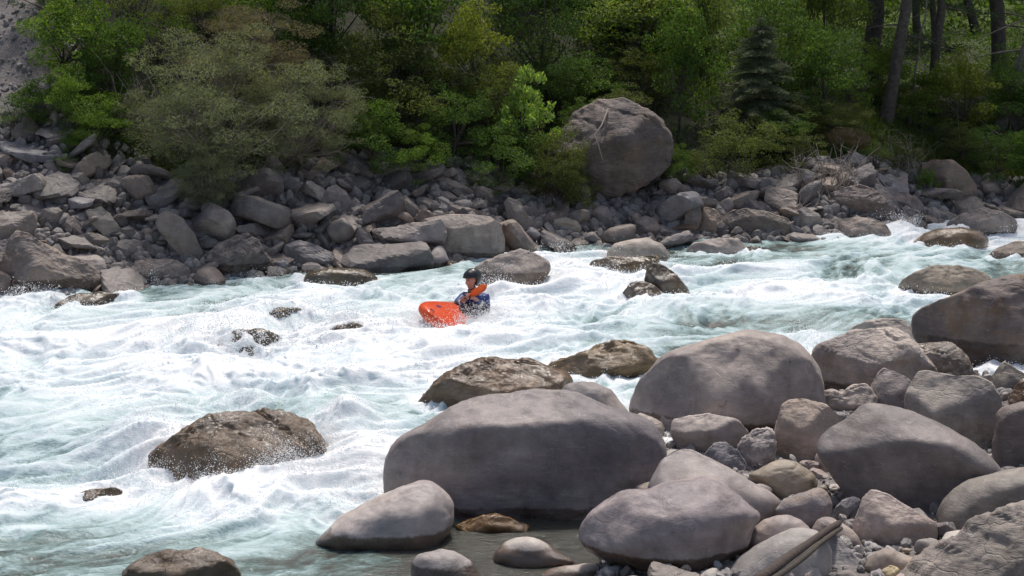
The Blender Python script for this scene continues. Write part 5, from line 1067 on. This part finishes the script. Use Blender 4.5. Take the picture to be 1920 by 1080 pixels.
# paddle: blade high at the viewer's right, other blade in the water behind the bow
p_hi, p_root, p_lo = Qp(919, 533, -.30), Qp(882, 553.5, -.25), Qp(842, 580, .10)
ax = p_hi-p_lo; Lp = np.linalg.norm(ax); ax /= Lp
M_PAD = simple('orange_blade', (.74, .15, .03), .35, nscale=12, var=.1)
pad = bpy.data.objects.new('paddle', None); COL.objects.link(pad); pad.location = p_root
tag(pad, 'paddle with an orange blade raised in front of the kayaker\'s shoulder', 'paddle')
V, F = tube([p_lo-p_root-ax*.25, (p_hi-p_root)*.55], [.016, .016], 8); obj('shaft', mesh_np('shaft', V, F, [M_BLK]), pad)
def blade(c0, d, nrm, Lb=.40, Wb=.155):
    s = np.cross(d, nrm); s /= np.linalg.norm(s); nrm = np.cross(s, d); V, n = [], 15
    for sgn in (1, -1):
        for i in range(n):
            u = i/(n-1); w = Wb*.5*(.30+.70*sst(u/.38))*math.sqrt(max(0.02, 1-max(0, (u-.72)/.28)**2.4))
            for k in range(7):
                v = k/6*2-1; V.append(c0+d*(u*Lb)+s*(v*w*(1 if v > 0 else .88))+nrm*(sgn*.005+.03*v*v-.02*u*u+.006*(1-abs(v))*sgn))
    F = []
    for q in range(2):
        o_ = q*n*7
        for i in range(n-1):
            for k in range(6): F.append((o_+i*7+k, o_+i*7+k+1, o_+i*7+8+k, o_+i*7+7+k) if q == 0 else (o_+i*7+7+k, o_+i*7+8+k, o_+i*7+k+1, o_+i*7+k))
    bd = [k for k in range(7)]+[i*7+6 for i in range(1, n)]+[(n-1)*7+k for k in range(5, -1, -1)]+[i*7 for i in range(n-2, 0, -1)]
    for i in range(len(bd)): a, b_ = bd[i], bd[(i+1) % len(bd)]; F.append((a, b_, b_+n*7, a+n*7))
    return V, F
Lb = np.linalg.norm(p_hi-p_root)*1.0
V, F = blade(np.zeros(3), ax, np.array([.25, -.9, .35]), Lb, .105); obj('blade', pymesh('blade', V, F, [M_PAD]), pad)
V, F = blade(p_lo-p_root-ax*.05, -ax, np.array([.5, .3, .8]), .34, .16); obj('blade', pymesh('blade', V, F, [M_PAD]), pad)

# the person
M_SKIN = simple('skin', (.50, .255, .185), .5, nscale=60, var=.08)
M_LIP = simple('lips', (.30, .09, .075), .5); M_EYE = simple('dark_eye_brow', (.03, .018, .014), .4)  # M_EYE is the dark colour of the eyes and brows
M_BLUE = simple('blue_jacket', (.014, .035, .17), .55, nscale=18, var=.25, bump=.3)
M_VEST = simple('dark_vest', (.018, .018, .024), .6, nscale=18, var=.3, bump=.4); M_WHT = simple('pale_cuff', (.62, .62, .55), .6)
M_HELM = simple('helmet_shell', (.022, .023, .026), .32, nscale=8, var=.2)
per = bpy.data.objects.new('person', None); COL.objects.link(per); pl = Qp(892, 612, .03); per.location = pl
tag(per, 'kayaker in dark helmet and blue jacket, looking left and gripping the paddle', 'person')
hipc = ka+uz*-.02-fx*.06
spine = [hipc, Qp(892, 598, .03), Qp(890, 578, .02), Qp(889, 562, .01), Qp(887, 552, .0), Qp(885.5, 541, -.02), Qp(885, 531, -.03)]
h1 = p_root-ax*.035; h2 = p_root-ax*.135                      # where the two hands hold the shaft
toh = np.array([.15, .75, -.55]); toh -= ax*(toh@ax); toh /= np.linalg.norm(toh)
wr1, wr2 = h1+toh*.065-np.array([-.045, 0, .02]), h2+toh*.06+np.array([-.035, 0, -.015])
sh_r, el_r = Qp(910, 560, .03), Qp(911, 584, -.08)             # viewer's right
sh_l, el_l = Qp(867, 559, .06), Qp(856, 572, -.10)             # viewer's left
hip1, hip2 = hipc+sy*.10, hipc-sy*.10; kn1, kn2 = hipc+sy*.17+fx*.38+uz*.04, hipc-sy*.17+fx*.38+uz*.04
Vb = spine+[sh_r, el_r, wr1, h1+toh*.030, sh_l, el_l, wr2, h2+toh*.030, kn1, kn2, kn1+fx*.35-uz*.08, kn2+fx*.35-uz*.08]
Eb = [(0, 1), (1, 2), (2, 3), (3, 4), (4, 5), (5, 6), (3, 7), (7, 8), (8, 9), (9, 10), (3, 11), (11, 12), (12, 13), (13, 14), (0, 15), (0, 16), (15, 17), (16, 18)]
Rb = [(.15, .12), (.125, .10), (.135, .105), (.13, .09), .058, .052, .06, .062, .042, .028, .030, .062, .042, .028, .030, .075, .075, .055, .055]
nb_ = len(Vb); e1 = np.cross(ax, toh)
def fingers(h, wr, flip):
    for i in range(4):
        base = h+ax*((i-1.5)*.019)*flip; L_ = .020+.0015*(1 if i in (1, 2) else -1); idx = []
        for k, a in enumerate((25, 85, 150, 215, 262)[:5 if i < 3 else 4]):
            aa = R(a)*1.; Vb.append(base+(toh*math.cos(aa)+e1*flip*math.sin(aa))*(L_+.008)+np.array([0, 0, 0.])); Rb.append((.0095, .0092, .0088, .0082, .0070)[k]); idx.append(len(Vb)-1)
        Eb.extend(zip(idx[:-1], idx[1:]))
    idx = []
    for k, (a, s) in enumerate(((15, -.030), (-45, -.038), (-100, -.026), (-140, -.014))):
        aa = R(a); Vb.append(h+ax*s*flip+(toh*math.cos(aa)+e1*flip*math.sin(aa))*.030); Rb.append((.013, .011, .010, .008)[k]); idx.append(len(Vb)-1)
    Eb.extend(zip(idx[:-1], idx[1:]))
fingers(h1, wr1, 1); fingers(h2, wr2, -1)
V, F = skin_np([v-pl for v in Vb], Eb, Rb, 2)
# head with brow, sockets, nose, lips and chin, turned to the viewer's left
ff = np.array([-.74, -.66, -.10]); ff /= np.linalg.norm(ff); fs = np.cross([0, 0, 1.], ff); fs /= np.linalg.norm(fs); fu = np.cross(ff, fs)
hc = Qp(885, 524.5, -.03)-pl; Qh, Fh = ico(5); a_, s_, u_ = Qh[:, 0], Qh[:, 1], Qh[:, 2]
def bump(a0, s0, u0, w): return np.exp(-((a_-a0)**2+(s_-s0)**2+(u_-u0)**2)/w**2)
rr = np.ones(len(Qh))-.10*np.abs(s_)*(u_ < 0)-.10*(a_ < 0)*(u_ < -.3)
rr += .24*bump(.97, 0, -.18, .13)+.13*bump(.98, 0, -.02, .12)+.05*bump(.9, 0, .32, .3)-.10*bump(.88, .36, .08, .15)-.10*bump(.88, -.36, .08, .15)
rr += .07*bump(.82, 0, -.52, .10)-.05*bump(.86, 0, -.43, .06)+.12*bump(.66, 0, -.86, .22)+.03*bump(.75, .5, -.25, .2)+.03*bump(.75, -.5, -.25, .2)+.12*bump(0, 1, -.05, .14)+.12*bump(0, -1, -.05, .14)
Vh = hc+(a_*rr*.096)[:, None]*ff+(s_*rr*.076)[:, None]*fs+(u_*rr*.122)[:, None]*fu
cen = Qh[Fh].mean(1); mi = np.zeros(len(Fh), int)
for sg in (1, -1): mi[np.linalg.norm((cen-np.array([.90, .36*sg, .08]))*np.array([1, .7, 1.7]), axis=1) < .13] = 2
for sg in (1, -1): mi[np.linalg.norm((cen-np.array([.88, .36*sg, .26]))*np.array([1, .6, 3.2]), axis=1) < .13] = 2
mi[(np.abs(cen[:, 2]+.50) < .05) & (np.abs(cen[:, 1]) < .22) & (cen[:, 0] > .5)] = 1
nV = len(V); Vall = np.concatenate([V, Vh]); Fall = list(F)+[tuple(f+nV) for f in Fh]; mi = np.concatenate([np.zeros(len(F), int), mi])
obj('body', pymesh('body', Vall, Fall, [M_SKIN, M_LIP, M_EYE], mi), per)
# jacket, dark vest, cuffs
Vj = [v-pl for v in [spine[1], spine[2], spine[3], spine[4], sh_r, el_r, el_r*.06+wr1*.94, sh_l, el_l, el_l*.06+wr2*.94]]
V, F = skin_np(Vj, [(0, 1), (1, 2), (2, 3), (2, 4), (4, 5), (5, 6), (2, 7), (7, 8), (8, 9)], [(.15, .12), (.158, .125), (.15, .11), .078, .086, .060, .046, .086, .060, .046], 2)
Vn = np.array(V)+.006*fbm(np.array(V)*22, 3, 5)[:, None]*np.array([1, 1, .6]); obj('jacket', pymesh('jacket', Vn, F, [M_BLUE]), per)
fr = np.array([-.25, -.97, 0.])
Vv = [v-pl+fr*.035 for v in [spine[1], spine[2]*.45+spine[3]*.55, spine[3]*.75+spine[4]*.25]]
V, F = skin_np(Vv, [(0, 1), (1, 2)], [(.145, .115), (.140, .118), (.085, .080)], 2); obj('vest', pymesh('vest', V, F, [M_VEST]), per)
for w, e, r_ in ((wr1, el_r, .050), (wr2, el_l, .047)):
    d = w-e; V, F = tube([e+d*.52-pl, e+d*.62-pl, e+d*.70-pl], [r_*1.04, r_*1.06, r_], 12); obj('cuff', mesh_np('cuff', V, F, [M_WHT]), per)
    V, F = tube([e+d*.05-pl, e+d*.28-pl, e+d*.50-pl], [r_*1.34, r_*1.22, r_*1.05], 12); obj('sleeve_panel', mesh_np('sleeve_panel', V, F, [M_VEST]), per)
V, F = tube([spine[4]-pl-np.array([0, 0, .03]), spine[4]-pl+np.array([0, 0, .01]), spine[5]-pl-np.array([0, 0, .012])], [.085, .072, .064], 14); obj('collar', mesh_np('collar', V, F, [M_VEST]), per)
# helmet
hcc = hc+fu*.030-ff*.012; rr = 1+.02*np.cos(a_*9)*(u_ > .2)
Vh = hcc+(a_*.122*rr)[:, None]*ff+(s_*.103*rr)[:, None]*fs+(u_*.112*rr)[:, None]*fu
keep = (cen[:, 2] > .12+.10*cen[:, 0]) | ((cen[:, 0] < .12) & (cen[:, 2] > -.78))
hm = obj('helmet', pymesh('helmet', Vh, Fh[keep], [M_HELM]), per); sm = hm.modifiers.new('shell', 'SOLIDIFY'); sm.thickness = -.012
V, F = [], []
for k in range(13):
    a = R(-62+124*k/12); d = ff*math.cos(a)+fs*math.sin(a)*.86
    V += [hcc+d*.112+fu*.030, hcc+d*(.112+.034*math.cos(a*1.2))+fu*.020, hcc+d*.112+fu*.020]
for k in range(12): F += [(k*3, k*3+1, k*3+4, k*3+3), (k*3+1, k*3+2, k*3+5, k*3+4)]
obj('peak', pymesh('peak', V, F, [M_HELM]), hm)
V, F = tube([hc+fs*.078+fu*-.02, hc+fs*.06+ff*.03-fu*.11, hc+ff*.055-fu*.128, hc-fs*.06+ff*.03-fu*.11, hc-fs*.078+fu*-.02], [.007]*5, 6); obj('chin_strap', mesh_np('chin_strap', V, F, [M_BLK]), hm)
